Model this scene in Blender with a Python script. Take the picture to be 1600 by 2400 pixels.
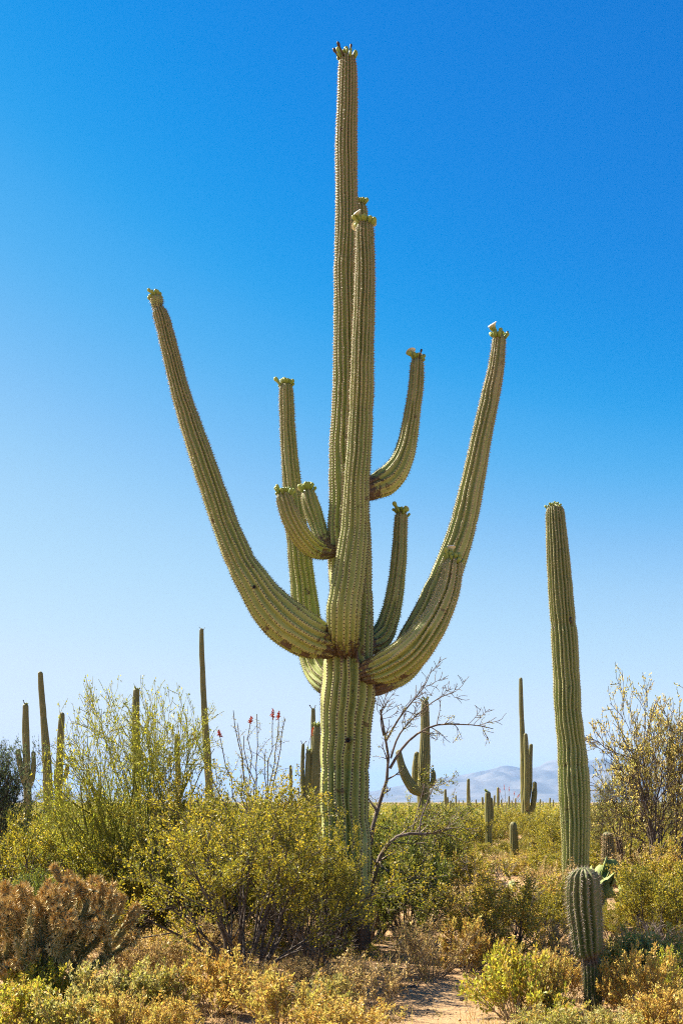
import bpy, math, random
import numpy as np
from mathutils import Vector, Quaternion

# ------------------------------------------------------------------ camera, sky, sun, exposure
for o in list(bpy.data.objects):
    bpy.data.objects.remove(o)
scene = bpy.context.scene
COL = scene.collection
R = math.radians
CAM_H = 1.6
FOCAL = 35.0
cam_data = bpy.data.cameras.new("camera")
cam = bpy.data.objects.new("camera", cam_data)
COL.objects.link(cam)
cam.location = (0, 0, CAM_H)
cam.rotation_euler = (R(90), 0, 0)
cam_data.sensor_fit = 'VERTICAL'
cam_data.sensor_height = 36.0
cam_data.lens = FOCAL
cam_data.shift_y = 680 / 2400.0
cam_data.clip_start = 0.1
cam_data.clip_end = 60000
scene.camera = cam

EXPOSURE = 1.92
SUN_EL, SUN_BACK = 45.0, 30.0          # height of the sun; degrees behind the picture plane, on the left
SDIR = Vector((-math.cos(R(SUN_EL)) * math.cos(R(SUN_BACK)), math.cos(R(SUN_EL)) * math.sin(R(SUN_BACK)), math.sin(R(SUN_EL))))
world = bpy.data.worlds.new("World")
scene.world = world
world.use_nodes = True
wn = world.node_tree.nodes
wl = world.node_tree.links
wn.clear()
wo = wn.new('ShaderNodeOutputWorld')
bg = wn.new('ShaderNodeBackground')
sky = wn.new('ShaderNodeTexSky')
sky.sky_type = 'NISHITA'
sky.sun_disc = False
sky.sun_elevation = R(SUN_EL)
sky.sun_rotation = math.atan2(SDIR.x, SDIR.y)
sky.altitude = 800
sky.air_density = 1.0
sky.dust_density = 0.1
sky.ozone_density = 3.0
# colour grade of the whole sky: deep polarised blue overhead, pale towards the horizon
SKY_GAIN = 0.131
sc_ = wn.new('ShaderNodeVectorMath'); sc_.operation = 'SCALE'
sc_.inputs['Scale'].default_value = SKY_GAIN
cu = wn.new('ShaderNodeRGBCurve')
CURVES = (((0.0, 0.0), (0.14, 0.0), (0.168, 0.004), (0.19, 0.05), (0.22, 0.16), (0.25, 0.28), (0.30, 0.43), (0.40, 0.60), (0.52, 0.73), (1.0, 0.88)),
          ((0.0, 0.0), (0.2, 0.17), (0.25, 0.225), (0.29, 0.30), (0.34, 0.42), (0.40, 0.535), (0.48, 0.67), (0.58, 0.765), (0.78, 0.855), (1.0, 0.885)),
          ((0.0, 0.0), (0.41, 0.64), (0.5, 0.75), (0.6, 0.845), (0.7, 0.895), (0.8, 0.925), (1.0, 0.955)))
for ci_, pts_ in enumerate(CURVES):
    cv_ = cu.mapping.curves[ci_]
    cv_.points[0].location = pts_[0]
    cv_.points[-1].location = pts_[-1]
    for q_ in pts_[1:-1]:
        cv_.points.new(*q_)
cu.mapping.update()
sc2 = wn.new('ShaderNodeVectorMath'); sc2.operation = 'SCALE'
sc2.inputs['Scale'].default_value = 1.0 / 0.15 / 2 ** EXPOSURE
wl.new(sky.outputs[0], sc_.inputs[0])
wl.new(sc_.outputs[0], cu.inputs['Color'])
wl.new(cu.outputs[0], sc2.inputs[0])
wl.new(sc2.outputs[0], bg.inputs['Color'])
bg.inputs['Strength'].default_value = 0.15
wl.new(bg.outputs[0], wo.inputs['Surface'])

sl = bpy.data.lights.new("sun", 'SUN')
sl.energy = 5.0
sl.angle = R(0.5)
sl.color = (1.0, 0.90, 0.72)
sun = bpy.data.objects.new("sun", sl)
COL.objects.link(sun)
sun.rotation_euler = (-SDIR).to_track_quat('-Z', 'Y').to_euler()
sun.location = (-20, 5, 30)

vs = scene.view_settings
vs.view_transform = 'Standard'
vs.look = 'None'
vs.exposure = EXPOSURE
vs.gamma = 1.0
vs.use_curve_mapping = False

scene.cycles.filter_width = 1.1
scene.cycles.use_denoising = False
scene.cycles.use_adaptive_sampling = False

# ------------------------------------------------------------------ helpers
F = 2400 * FOCAL / 36.0
HZ = 1880.0
K = 1600 / 1568.0


def P(px, py, Y):
    """a place measured on the photograph, at the distance Y it stands from the viewer"""
    return np.array([(px * K - 800) * Y / F, Y, CAM_H + (HZ - py * K) * Y / F])


def gdist(py):
    return CAM_H * F / (py * K - HZ)


def ground_at(px, py):
    Y = gdist(py)
    return np.array([(px * K - 800) * Y / F, Y, 0.0])


def mk(name, V, Fc, mat, parent=None, smooth=True, fl=None, cols=None, kind=None):
    V = np.asarray(V, np.float32)
    Fc = np.asarray(Fc, np.int32)
    me = bpy.data.meshes.new(name)
    me.vertices.add(len(V))
    me.vertices.foreach_set("co", V.ravel())
    n = Fc.shape[1]
    me.loops.add(Fc.size)
    me.loops.foreach_set("vertex_index", Fc.ravel())
    me.polygons.add(len(Fc))
    me.polygons.foreach_set("loop_start", np.arange(len(Fc), dtype=np.int32) * n)
    me.update(calc_edges=True)
    if smooth:
        me.polygons.foreach_set("use_smooth", np.ones(len(Fc), bool))
    for k, a in (fl or {}).items():
        at = me.attributes.new(k, 'FLOAT', 'POINT')
        at.data.foreach_set("value", np.asarray(a, np.float32))
    if cols is not None:
        at = me.attributes.new("col", 'FLOAT_COLOR', 'POINT')
        c4 = np.ones((len(V), 4), np.float32)
        c4[:, :3] = cols
        at.data.foreach_set("color", c4.ravel())
    me.materials.append(mat)
    o = bpy.data.objects.new(name, me)
    COL.objects.link(o)
    if parent is not None:
        o.parent = parent
    if kind:
        o["kind"] = kind
    return o


def tag(o, label, cat, group=None):
    o["label"] = label
    o["category"] = cat
    if group:
        o["group"] = group
    return o


def thing(name, label, cat, loc=(0, 0, 0), group=None):
    o = bpy.data.objects.new(name, None)
    o.empty_display_size = 0.1
    o.location = loc
    COL.objects.link(o)
    return tag(o, label, cat, group)


def unit(a):
    return a / np.maximum(np.linalg.norm(a, axis=-1, keepdims=True), 1e-9)


def noise1(rng, x, amp=1.0):
    """smooth random curve over x"""
    x = np.asarray(x, float)
    n = int(max(np.max(x), 1)) + 4
    v = rng.uniform(-1, 1, n)
    i = np.floor(x).astype(int)
    f = x - i
    f = f * f * (3 - 2 * f)
    return amp * (v[i] * (1 - f) + v[i + 1] * f)


# ------------------------------------------------------------------ materials
def new_mat(name):
    m = bpy.data.materials.new(name)
    m.use_nodes = True
    nt = m.node_tree
    b = nt.nodes["Principled BSDF"]
    return m, nt, b


def N(nt, typ, **kw):
    n = nt.nodes.new(typ)
    for k, v in kw.items():
        setattr(n, k, v)
    return n


def mixc(nt, fac, a, b):
    m = N(nt, 'ShaderNodeMix', data_type='RGBA')
    for sock, v in ((m.inputs[0], fac), (m.inputs[6], a), (m.inputs[7], b)):
        if hasattr(v, 'is_output'):
            nt.links.new(v, sock)
        else:
            sock.default_value = v if not isinstance(v, tuple) else (*v, 1.0)
    return m.outputs[2]


def noise_tex(nt, scale, detail=4, rough=0.6, vec=None):
    n = N(nt, 'ShaderNodeTexNoise')
    n.inputs['Scale'].default_value = scale
    n.inputs['Detail'].default_value = detail
    n.inputs['Roughness'].default_value = rough
    if vec is None:
        tc = N(nt, 'ShaderNodeTexCoord')
        vec = tc.outputs['Object']
    nt.links.new(vec, n.inputs['Vector'])
    return n.outputs['Fac']


def ramp(nt, fac, lo, hi, a=0.0, b=1.0):
    m = N(nt, 'ShaderNodeMapRange', interpolation_type='SMOOTHSTEP')
    nt.links.new(fac, m.inputs[0])
    m.inputs[1].default_value = lo
    m.inputs[2].default_value = hi
    m.inputs[3].default_value = a
    m.inputs[4].default_value = b
    return m.outputs[0]


def math_n(nt, op, a, b):
    m = N(nt, 'ShaderNodeMath', operation=op)
    for s, v in zip(m.inputs, (a, b)):
        if hasattr(v, 'is_output'):
            nt.links.new(v, s)
        else:
            s.default_value = v
    return m.outputs[0]


def attr(nt, name):
    a = N(nt, 'ShaderNodeAttribute', attribute_name=name)
    return a


def bump(nt, b, h, strength, dist):
    n = N(nt, 'ShaderNodeBump')
    n.inputs['Strength'].default_value = strength
    n.inputs['Distance'].default_value = dist
    nt.links.new(h, n.inputs['Height'])
    nt.links.new(n.outputs[0], b.inputs['Normal'])


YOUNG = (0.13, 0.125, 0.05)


def cactus_mat(name, green, green2, crest):
    m, nt, b = new_mat(name)
    n1 = noise_tex(nt, 2.2, 5)
    n2 = noise_tex(nt, 26, 4)
    flesh = mixc(nt, ramp(nt, n1, 0.35, 0.65), green, green2)
    cr = attr(nt, "crest").outputs['Fac']
    cf = ramp(nt, math_n(nt, 'ADD', cr, math_n(nt, 'MULTIPLY', math_n(nt, 'SUBTRACT', n2, 0.5), 0.35)), 0.80, 1.03, 0.0, 0.85)
    body = mixc(nt, cf, flesh, crest)
    # young growth at the stem ends is browner, thick with spines
    tp = attr(nt, "young").outputs['Fac']
    body = mixc(nt, math_n(nt, 'MULTIPLY', ramp(nt, tp, 0.35, 1.0), 0.5), body, YOUNG)
    # sun-bleached, callused patches
    bl = ramp(nt, noise_tex(nt, 1.4, 6, 0.65), 0.56, 0.72, 0, 0.5)
    body = mixc(nt, bl, body, (0.32, 0.28, 0.13))
    # small scars
    sc = ramp(nt, noise_tex(nt, 9, 3, 0.5), 0.66, 0.72)
    body = mixc(nt, math_n(nt, 'MULTIPLY', sc, 0.8), body, (0.10, 0.065, 0.035))
    ck = attr(nt, "cork").outputs['Fac']
    tc = N(nt, 'ShaderNodeTexCoord')
    n3 = noise_tex(nt, 17, 6, 0.7)
    cc = ramp(nt, math_n(nt, 'ADD', ck, math_n(nt, 'MULTIPLY', math_n(nt, 'SUBTRACT', n3, 0.5), 1.7)), 0.52, 0.72)
    cork = mixc(nt, n2, (0.035, 0.022, 0.014), (0.15, 0.10, 0.065))
    nt.links.new(mixc(nt, cc, body, cork), b.inputs['Base Color'])
    b.inputs['Roughness'].default_value = 0.62
    b.inputs['Specular IOR Level'].default_value = 0.3
    bump(nt, b, n2, 0.35, 0.01)
    return m


M_SAG = cactus_mat("saguaro skin", (0.215, 0.265, 0.075), (0.28, 0.31, 0.095), (0.41, 0.375, 0.17))
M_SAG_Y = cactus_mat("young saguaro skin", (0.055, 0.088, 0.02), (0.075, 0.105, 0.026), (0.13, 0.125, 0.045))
M_SAG_FAR = cactus_mat("plain saguaro skin", (0.11, 0.12, 0.03), (0.17, 0.155, 0.045), (0.32, 0.245, 0.10))
M_BARREL = cactus_mat("barrel cactus skin", (0.05, 0.07, 0.025), (0.08, 0.09, 0.03), (0.20, 0.15, 0.08))


def col_mat(name, rough=0.7, transl=0.0, spec=0.3):
    m, nt, b = new_mat(name)
    a = attr(nt, "col").outputs['Color']
    nt.links.new(a, b.inputs['Base Color'])
    b.inputs['Roughness'].default_value = rough
    b.inputs['Specular IOR Level'].default_value = spec
    if transl > 0:
        t = N(nt, 'ShaderNodeBsdfTranslucent')
        nt.links.new(a, t.inputs['Color'])
        ms = N(nt, 'ShaderNodeMixShader')
        ms.inputs[0].default_value = transl
        nt.links.new(b.outputs[0], ms.inputs[1])
        nt.links.new(t.outputs[0], ms.inputs[2])
        out = nt.nodes["Material Output"]
        nt.links.new(ms.outputs[0], out.inputs['Surface'])
    return m


M_LEAF = col_mat("leaf", 0.5, 0.5, 0.4)
M_SPINE = col_mat("cactus spine", 0.55, 0.0, 0.3)
M_BUD = col_mat("cactus bud", 0.5, 0.1, 0.3)


def bark_mat(name, c1, c2, sc=30):
    m, nt, b = new_mat(name)
    n = noise_tex(nt, sc, 5, 0.65)
    nt.links.new(mixc(nt, ramp(nt, n, 0.35, 0.68), c1, c2), b.inputs['Base Color'])
    b.inputs['Roughness'].default_value = 0.85
    b.inputs['Specular IOR Level'].default_value = 0.15
    bump(nt, b, n, 0.4, 0.01)
    return m


M_BARK_CREO = bark_mat("creosote bark", (0.045, 0.033, 0.026), (0.17, 0.14, 0.12))
M_BARK_DEAD = bark_mat("weathered grey bark", (0.10, 0.075, 0.06), (0.27, 0.22, 0.19))
M_BARK_DARK = bark_mat("dark mesquite bark", (0.035, 0.025, 0.02), (0.12, 0.09, 0.07))
M_BARK_PV = bark_mat("palo verde bark", (0.10, 0.105, 0.025), (0.20, 0.195, 0.05), 12)
M_TWIG_PV = bark_mat("palo verde twig", (0.20, 0.21, 0.03), (0.33, 0.31, 0.06), 12)
M_BARK_TAN = bark_mat("dry twig bark", (0.16, 0.11, 0.065), (0.36, 0.27, 0.17))
M_BARK_OCO = bark_mat("ocotillo bark", (0.10, 0.075, 0.05), (0.24, 0.19, 0.13))


# ------------------------------------------------------------------ ribbed cactus stems
def resample(pts, vals, step):
    """Catmull-Rom through pts; returns even samples, their values and the arc length"""
    pts = np.asarray(pts, float)
    vals = np.asarray(vals, float)
    p = np.vstack([2 * pts[0] - pts[1], pts, 2 * pts[-1] - pts[-2]])
    v = np.concatenate([[vals[0]], vals, [vals[-1]]])
    out, ov = [], []
    for i in range(len(pts) - 1):
        for t in np.linspace(0, 1, 24, endpoint=False):
            a, b_, c, d = p[i:i + 4]
            out.append(0.5 * (2 * b_ + (c - a) * t + (2 * a - 5 * b_ + 4 * c - d) * t * t + (3 * b_ - a - 3 * c + d) * t ** 3))
            s = t * t * (3 - 2 * t) * 0.5 + t * 0.5
            ov.append(v[i + 1] * (1 - s) + v[i + 2] * s)
    out.append(pts[-1])
    ov.append(vals[-1])
    out = np.array(out)
    ov = np.array(ov)
    s = np.concatenate([[0], np.cumsum(np.linalg.norm(np.diff(out, axis=0), axis=1))])
    L = s[-1]
    n = max(int(L / step), 6)
    ss = np.linspace(0, L, n)
    return np.stack([np.interp(ss, s, out[:, k]) for k in range(3)], 1), np.interp(ss, s, ov), ss


def ribbed(name, pts, rad, nrib, depth, mat, parent, seed, spr=8, step=0.035, tip_h=1.1, wob=1.0,
           cork_pts=(), base_cork=0.0, bark_z=0.0, sp=None, origin=(0, 0, 0), flat=1.0):
    """one fluted stem: returns (object, tip position, tip direction, tip radius)"""
    rng = np.random.default_rng(seed)
    pts = np.asarray(pts, float) - np.asarray(origin, float)
    c, r, s = resample(pts, rad, step)
    L = s[-1]
    h = tip_h * r[-1]
    body = s < L - h
    cap_x = np.sin(np.linspace(0, 1, 12) * math.pi / 2)
    s2 = np.concatenate([s[body], (L - h) + h * cap_x * 0.999])
    c = np.stack([np.interp(s2, s, c[:, k]) for k in range(3)], 1)
    r0 = np.interp(s2, s, r)
    x = np.clip((s2 - (L - h)) / h, 0, 1)
    dome = np.sqrt(np.maximum(1 - x * x, 0.0015))
    rr = r0 * (1 + wob * (noise1(rng, s2 * 1.7, 0.04) + noise1(rng, s2 * 5.5, 0.018)))
    pk = 0.25
    while pk < L:                                   # yearly growth waists
        rr = rr * (1 - wob * rng.uniform(0.015, 0.055) * np.exp(-((s2 - pk) / rng.uniform(0.03, 0.07)) ** 2))
        pk += rng.uniform(0.35, 0.9)
    c = c + wob * np.stack([noise1(rng, s2 * 1.6, 0.012), noise1(rng, s2 * 1.6, 0.012), 0 * s2], 1) * (r0 / 0.2)[:, None]
    rr = rr * dome
    T = unit(np.gradient(c, axis=0))
    U = np.zeros_like(T)
    a = np.array([0.0, -1.0, 0.0])
    if abs(T[0] @ a) > 0.9:
        a = np.array([1.0, 0, 0])
    u = a - T[0] * (a @ T[0])
    u /= np.linalg.norm(u)
    for i in range(len(T)):
        u = u - T[i] * (u @ T[i])
        u /= np.linalg.norm(u)
        U[i] = u
    W = np.cross(T, U)
    m = nrib * spr
    j = np.arange(m)
    ph = j / spr                                    # rib phase
    frac = np.abs(np.cos(np.pi * ph))
    prof = frac ** 1.0
    d = depth * (0.35 + 0.65 * dome) * np.clip(flat + (1 - flat) * (s2 / L - 0.12) / 0.45, flat, 1)   # stretched flat near the base
    rib_id = np.floor(ph + 0.5).astype(int) % nrib
    rib_amp = rng.uniform(0.8, 1.15, nrib)
    dd = d[:, None] * rib_amp[rib_id][None, :]
    gid = np.floor(ph).astype(int) % nrib
    G = np.ones((n_ := len(s2), nrib))
    for q_ in rng.choice(nrib, max(2, nrib // 6), False):       # ribs that merge or split on the way up
        s_at = rng.uniform(0.1, 0.85) * L
        e_ = np.clip((s2 - s_at) / 0.10, 0, 1)
        G[:, q_] = 1 - e_ * 0.93 if rng.random() < 0.5 else 0.07 + e_ * 0.93
    Ga = G[:, gid]
    G2 = rng.uniform(0.75, 1.2, nrib)[gid][None]
    RR = rr[:, None] * (1 - dd * (1 - prof[None, :]) * Ga * G2)
    w = noise1(rng, s2 * 2.3, 0.20) + noise1(rng, s2 * 7, 0.06)
    w_i = np.stack([noise1(rng, s2 * 4.0, 0.15 * wob) for _ in range(nrib)], 1)
    th = (ph[None, :] + w[:, None] * wob + w_i[:, rib_id]) * 2 * math.pi / nrib
    V = c[:, None, :] + RR[..., None] * (np.cos(th)[..., None] * U[:, None, :] + np.sin(th)[..., None] * W[:, None, :])
    n = len(s2)
    I = np.arange(n - 1)[:, None] * m
    J = np.arange(m)[None, :]
    J2 = (J + 1) % m
    Fc = np.stack([I + J, I + J2, I + m + J2, I + m + J], -1).reshape(-1, 4)
    crest = 1 - (1 - np.broadcast_to(frac[None, :], (n, m))) * (0.25 + 0.75 * Ga)
    cork = np.zeros((n, m))
    if base_cork > 0:
        cork = np.maximum(cork, np.clip(1.05 - s2 / base_cork, 0, 1)[:, None] * np.ones(m))
    for cp, cr in cork_pts:
        dist = np.linalg.norm(V - (np.asarray(cp) - np.asarray(origin)), axis=-1)
        cork = np.maximum(cork, np.clip(1.15 - dist / cr, 0, 1))
    if bark_z > 0:
        cork = np.maximum(cork, np.clip(1.1 - V[..., 2] / bark_z, 0, 1))
    o = mk(name, V.reshape(-1, 3), Fc, mat, parent, True, {"crest": crest.ravel(), "cork": cork.ravel(), "young": np.repeat(s2 / L, m)})
    if sp:
        ci = np.where(j % spr == 0)[0]
        dl = np.concatenate([[0], np.cumsum(np.linalg.norm(np.diff(c, axis=0), axis=1))])
        want = np.arange(0, dl[-1] - sp['step'], sp['step'])[:, None] + rng.uniform(0, sp['step'], nrib)[None] + rng.uniform(-0.12, 0.12, (1, nrib)) * sp['step']
        want = np.clip(want + rng.normal(0, 0.1 * sp['step'], want.shape), 0, dl[-1] * 0.9995)
        ri = np.clip(np.searchsorted(dl, want) - 1, 0, n - 2)
        fr = ((want - dl[ri]) / np.maximum(dl[ri + 1] - dl[ri], 1e-6))[..., None]
        cj = np.broadcast_to(ci[None], ri.shape)
        pos = V[ri, cj] * (1 - fr) + V[ri + 1, cj] * fr
        cc_ = c[ri] * (1 - fr) + c[ri + 1] * fr
        nor = unit(pos - cc_ + T[ri] * (x[ri] * rr[ri] * 1.2)[..., None])
        tan = T[ri]
        tt = s2[ri] / L
        keep = cork[ri, cj] < 0.75
        pos, nor, tan, tt = pos[keep], nor[keep], tan[keep], tt[keep]
        spines(pos, nor, tan, tt, o, rng, **{k: v for k, v in sp.items() if k != 'step'})
    return o, c[-1] + np.asarray(origin, float), T[-1], r0[-1]


def spines(pos, nor, tan, tt, parent, rng, n=2, length=0.015, width=0.003, pad=0.0048, low=(0.05, 0.03, 0.02), high=(0.5, 0.42, 0.28), mid=0.5):
    A = len(pos)
    side = unit(np.cross(nor, tan))
    tan = np.cross(side, nor)
    f = np.clip((tt - mid) / 0.35 + 0.5, 0, 1)
    cl = np.array(low)[None] * (1 - f[:, None]) + np.array(high)[None] * f[:, None]
    # felt cushions
    ap = pos + nor * pad * 0.8
    q = [pos + tan * pad * 1.25, pos + side * pad, pos - tan * pad * 1.25, pos - side * pad]
    V1 = np.stack(q + [ap], 1)
    V1 = V1 - (nor * 0.002)[:, None, :]
    b = np.arange(A)[:, None, None] * 5
    F1 = (b + np.array([[0, 1, 4], [1, 2, 4], [2, 3, 4], [3, 0, 4]])[None]).reshape(-1, 3)
    C1 = np.repeat((np.array([0.05, 0.032, 0.02])[None] * (1 - f[:, None]) + np.array([0.24, 0.18, 0.10])[None] * f[:, None])[:, None], 5, 1)
    # spines
    g = lambda lo, hi: rng.uniform(lo, hi, (A, n, 1))
    d = unit(nor[:, None] * g(0.25, 1.1) + side[:, None] * g(-1, 1) + tan[:, None] * g(-0.8, 0.8))
    ln = length * g(0.6, 1.2)
    wv = unit(np.cross(d, nor[:, None] + 0.01)) * width * 0.5
    bs = pos[:, None] + 0 * d
    V2 = np.stack([bs + wv, bs - wv, bs + d * ln], 2).reshape(-1, 3)
    F2 = np.arange(A * n * 3).reshape(-1, 3) + A * 5
    C2 = np.repeat((cl[:, None] * rng.uniform(0.7, 1.3, (A, n, 1)))[:, :, None], 3, 2).reshape(-1, 3)
    mk("spines", np.vstack([V1.reshape(-1, 3), V2]), np.vstack([F1, F2]), M_SPINE, parent, False,
       cols=np.vstack([C1.reshape(-1, 3), C2]), kind="stuff")


# buds and flowers: lathe meshes, shared
def lathe(name, prof, col_fn, k=8):
    prof = np.array(prof, float)
    th = np.arange(k) * 2 * math.pi / k
    V = np.stack([prof[:, 0][:, None] * np.cos(th), prof[:, 0][:, None] * np.sin(th), np.broadcast_to(prof[:, 1][:, None], (len(prof), k))], -1)
    n = len(prof)
    I = np.arange(n - 1)[:, None] * k
    J = np.arange(k)[None]
    J2 = (J + 1) % k
    Fc = np.stack([I + J, I + J2, I + k + J2, I + k + J], -1).reshape(-1, 4)
    cols = np.repeat(np.array([col_fn(t) for t in np.linspace(0, 1, n)]), k, 0)
    o = mk(name, V.reshape(-1, 3), Fc, M_BUD, None, True, cols=cols)
    me = o.data
    bpy.data.objects.remove(o)
    return me


lerp = lambda a, b, t: tuple(a[i] * (1 - t) + b[i] * t for i in range(3))
ME_BUD = lathe("flower_bud", [(0.001, 0), (0.009, 0.0), (0.011, 0.02), (0.010, 0.035), (0.013, 0.05), (0.016, 0.06), (0.013, 0.072), (0.001, 0.078)],
               lambda t: lerp((0.16, 0.24, 0.05), (0.38, 0.40, 0.09), t))
ME_BUD2 = lathe("flower_bud", [(0.001, 0), (0.010, 0.0), (0.012, 0.016), (0.014, 0.03), (0.013, 0.04), (0.001, 0.046)],
                lambda t: lerp((0.12, 0.19, 0.04), (0.28, 0.33, 0.07), t))
ME_DRY = lathe("withered_flower", [(0.001, 0), (0.009, 0.0), (0.008, 0.03), (0.006, 0.055), (0.012, 0.07), (0.009, 0.085), (0.001, 0.09)],
               lambda t: lerp((0.07, 0.06, 0.03), (0.05, 0.025, 0.03), t))
ME_FLOWER = lathe("open_flower", [(0.001, 0), (0.010, 0.0), (0.011, 0.03), (0.014, 0.055), (0.028, 0.075), (0.036, 0.073), (0.030, 0.080), (0.016, 0.070), (0.012, 0.074), (0.001, 0.076)],
                  lambda t: (0.22, 0.28, 0.08) if t < 0.35 else ((0.80, 0.78, 0.68) if t < 0.8 else (0.75, 0.55, 0.15)), 12)


def crown(parent, tip, tdir, rad, spec, seed, origin=(0, 0, 0), size=1.0):
    """spec: string of b (bud) s (small bud) d (withered) f (flower); ring round the top of a stem"""
    rng = random.Random(seed)
    z = Vector(tdir).normalized()
    x = z.orthogonal().normalized()
    y = z.cross(x)
    spec = spec + (''.join(reversed(spec)).replace('f', 'b').replace('b', 's'))
    size = size * 1.12
    nn = len(spec)
    for i, ch in enumerate(spec):
        a = 2 * math.pi * (i + rng.uniform(-0.3, 0.3)) / nn
        out = x * math.cos(a) + y * math.sin(a)
        k = rng.uniform(0.2, 0.98)
        ht = math.sqrt(max(1 - k * k, 0.0)) * 1.1
        p = Vector(tip) - z * rad * 1.1 + out * rad * k * 0.95 + z * rad * ht * 0.9
        dr = (out * rng.uniform(0.3, 1.1) + z * rng.uniform(0.4, 1.1) + Vector((0, 0, 0.25))).normalized()
        me = {'b': ME_BUD, 's': ME_BUD2, 'd': ME_DRY, 'f': ME_FLOWER}[ch]
        o = bpy.data.objects.new(me.name.split('.')[0], me)
        COL.objects.link(o)
        o.parent = parent
        o.location = p - Vector(origin)
        o.rotation_mode = 'QUATERNION'
        o.rotation_quaternion = dr.to_track_quat('Z', 'Y')
        s = size * rng.uniform(0.7, 1.2)
        o.scale = (s, s, s)


def nest_hole(parent, p, direction, rad, origin=(0, 0, 0)):
    """a hole pecked into the flesh, with a corky lip"""
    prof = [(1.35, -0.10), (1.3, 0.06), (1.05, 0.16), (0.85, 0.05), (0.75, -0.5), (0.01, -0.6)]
    me = lathe("nest_hole", [(a * rad, b * rad) for a, b in prof], lambda t: (0.05, 0.035, 0.025) if t < 0.55 else (0.008, 0.006, 0.005), 10)  # inner cup coloured near black, standing in for the shade inside the hole
    o = bpy.data.objects.new("nest_hole", me)
    COL.objects.link(o)
    o.parent = parent
    o.location = Vector(p) - Vector(origin)
    o.rotation_mode = 'QUATERNION'
    o.rotation_quaternion = Vector(direction).to_track_quat('Z', 'Y')


def stem_px(pts, Y0):
    """(x, y, width, depth offset) measured on the photograph -> points and radii"""
    w = [P(a[0], a[1], Y0 + (a[3] if len(a) > 3 else 0)) for a in pts]
    r = [a[2] * K * (Y0 + (a[3] if len(a) > 3 else 0)) / F / 2 for a in pts]
    return w, r


# ------------------------------------------------------------------ vegetation
def limbs_from(rng, n, base_r, tilt, length, Pn, rad, gnarl, up, az=None):
    """n stems leaving the ground; tilt = (min, max) degrees from vertical"""
    a = rng.uniform(0, 2 * math.pi, n) if az is None else R(1) * rng.uniform(az[0], az[1], n)
    ti = np.radians(rng.uniform(tilt[0], tilt[1], n))
    d = np.stack([np.cos(a) * np.sin(ti), np.sin(a) * np.sin(ti), np.cos(ti)], 1)
    L = rng.uniform(length[0], length[1], n)
    rb = base_r * np.sqrt(rng.uniform(0, 1, n))
    st = np.stack([np.cos(a) * rb, np.sin(a) * rb, np.zeros(n) - 0.03], 1)
    return walk(rng, st, d, L, Pn, rng.uniform(0.7, 1.2, n) * rad, gnarl, up)


def walk(rng, st, d, L, Pn, rad, gnarl, up, taper=0.35):
    B = len(st)
    pts = np.zeros((B, Pn, 3))
    pts[:, 0] = st
    for i in range(1, Pn):
        d = unit(d + rng.normal(0, gnarl, (B, 3)) + np.array([0, 0, up]))
        pts[:, i] = pts[:, i - 1] + d * (L / (Pn - 1))[:, None]
    rd = rad[:, None] * np.linspace(1, taper, Pn)[None]
    return pts, rd


def along(pts, rd, bi, t):
    Pn = pts.shape[1]
    f = t * (Pn - 1)
    i = np.minimum(f.astype(int), Pn - 2)
    f = (f - i)[:, None]
    p = pts[bi, i] * (1 - f) + pts[bi, i + 1] * f
    tg = unit(pts[bi, i + 1] - pts[bi, i])
    r = rd[bi, i] * (1 - f[:, 0]) + rd[bi, i + 1] * f[:, 0]
    return p, tg, r


def sprout(rng, pts, rd, n, t=(0.3, 1.0), ang=(25, 55), L=(0.2, 0.4), Pn=5, rr=0.6, gnarl=0.12, up=0.03, fall=0.4):
    B = pts.shape[0]
    bi = np.repeat(np.arange(B), n)
    tt = rng.uniform(t[0], t[1], B * n)
    p, tg, r = along(pts, rd, bi, tt)
    rv = unit(rng.normal(0, 1, (B * n, 3)))
    pr = unit(np.cross(tg, rv))
    an = np.radians(rng.uniform(ang[0], ang[1], B * n))[:, None]
    d = tg * np.cos(an) + pr * np.sin(an)
    ln = rng.uniform(L[0], L[1], B * n) * (1 - fall * tt)
    return walk(rng, p, d, ln, Pn, np.minimum(r * rr, r), gnarl, up)


def tubes(levels, rmin=0.0, sides=(6, 5, 4, 3, 3)):
    Vs, Fs, off = [], [], 0
    for li, (pts, rd) in enumerate(levels):
        k = sides[min(li, len(sides) - 1)]
        B, Pn, _ = pts.shape
        if B == 0:
            continue
        T = unit(np.gradient(pts, axis=1))
        mean = unit(pts[:, -1] - pts[:, 0])
        ref = np.where(np.abs(mean[:, 2:3]) < 0.8, np.array([[0, 0, 1.0]]), np.array([[1.0, 0, 0]]))
        U = unit(np.cross(T, ref[:, None]))
        W = np.cross(T, U)
        th = np.arange(k) * 2 * math.pi / k
        rr = np.maximum(rd, rmin)[..., None, None]
        V = pts[:, :, None] + rr * (np.cos(th)[None, None, :, None] * U[:, :, None] + np.sin(th)[None, None, :, None] * W[:, :, None])
        b = (np.arange(B) * Pn * k)[:, None, None]
        I = (np.arange(Pn - 1) * k)[None, :, None]
        J = np.arange(k)[None, None]
        J2 = (J + 1) % k
        Fc = np.stack([b + I + J, b + I + J2, b + I + k + J2, b + I + k + J], -1).reshape(-1, 4) + off
        Vs.append(V.reshape(-1, 3))
        Fs.append(Fc)
        off += B * Pn * k
    return np.vstack(Vs), np.vstack(Fs)


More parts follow.
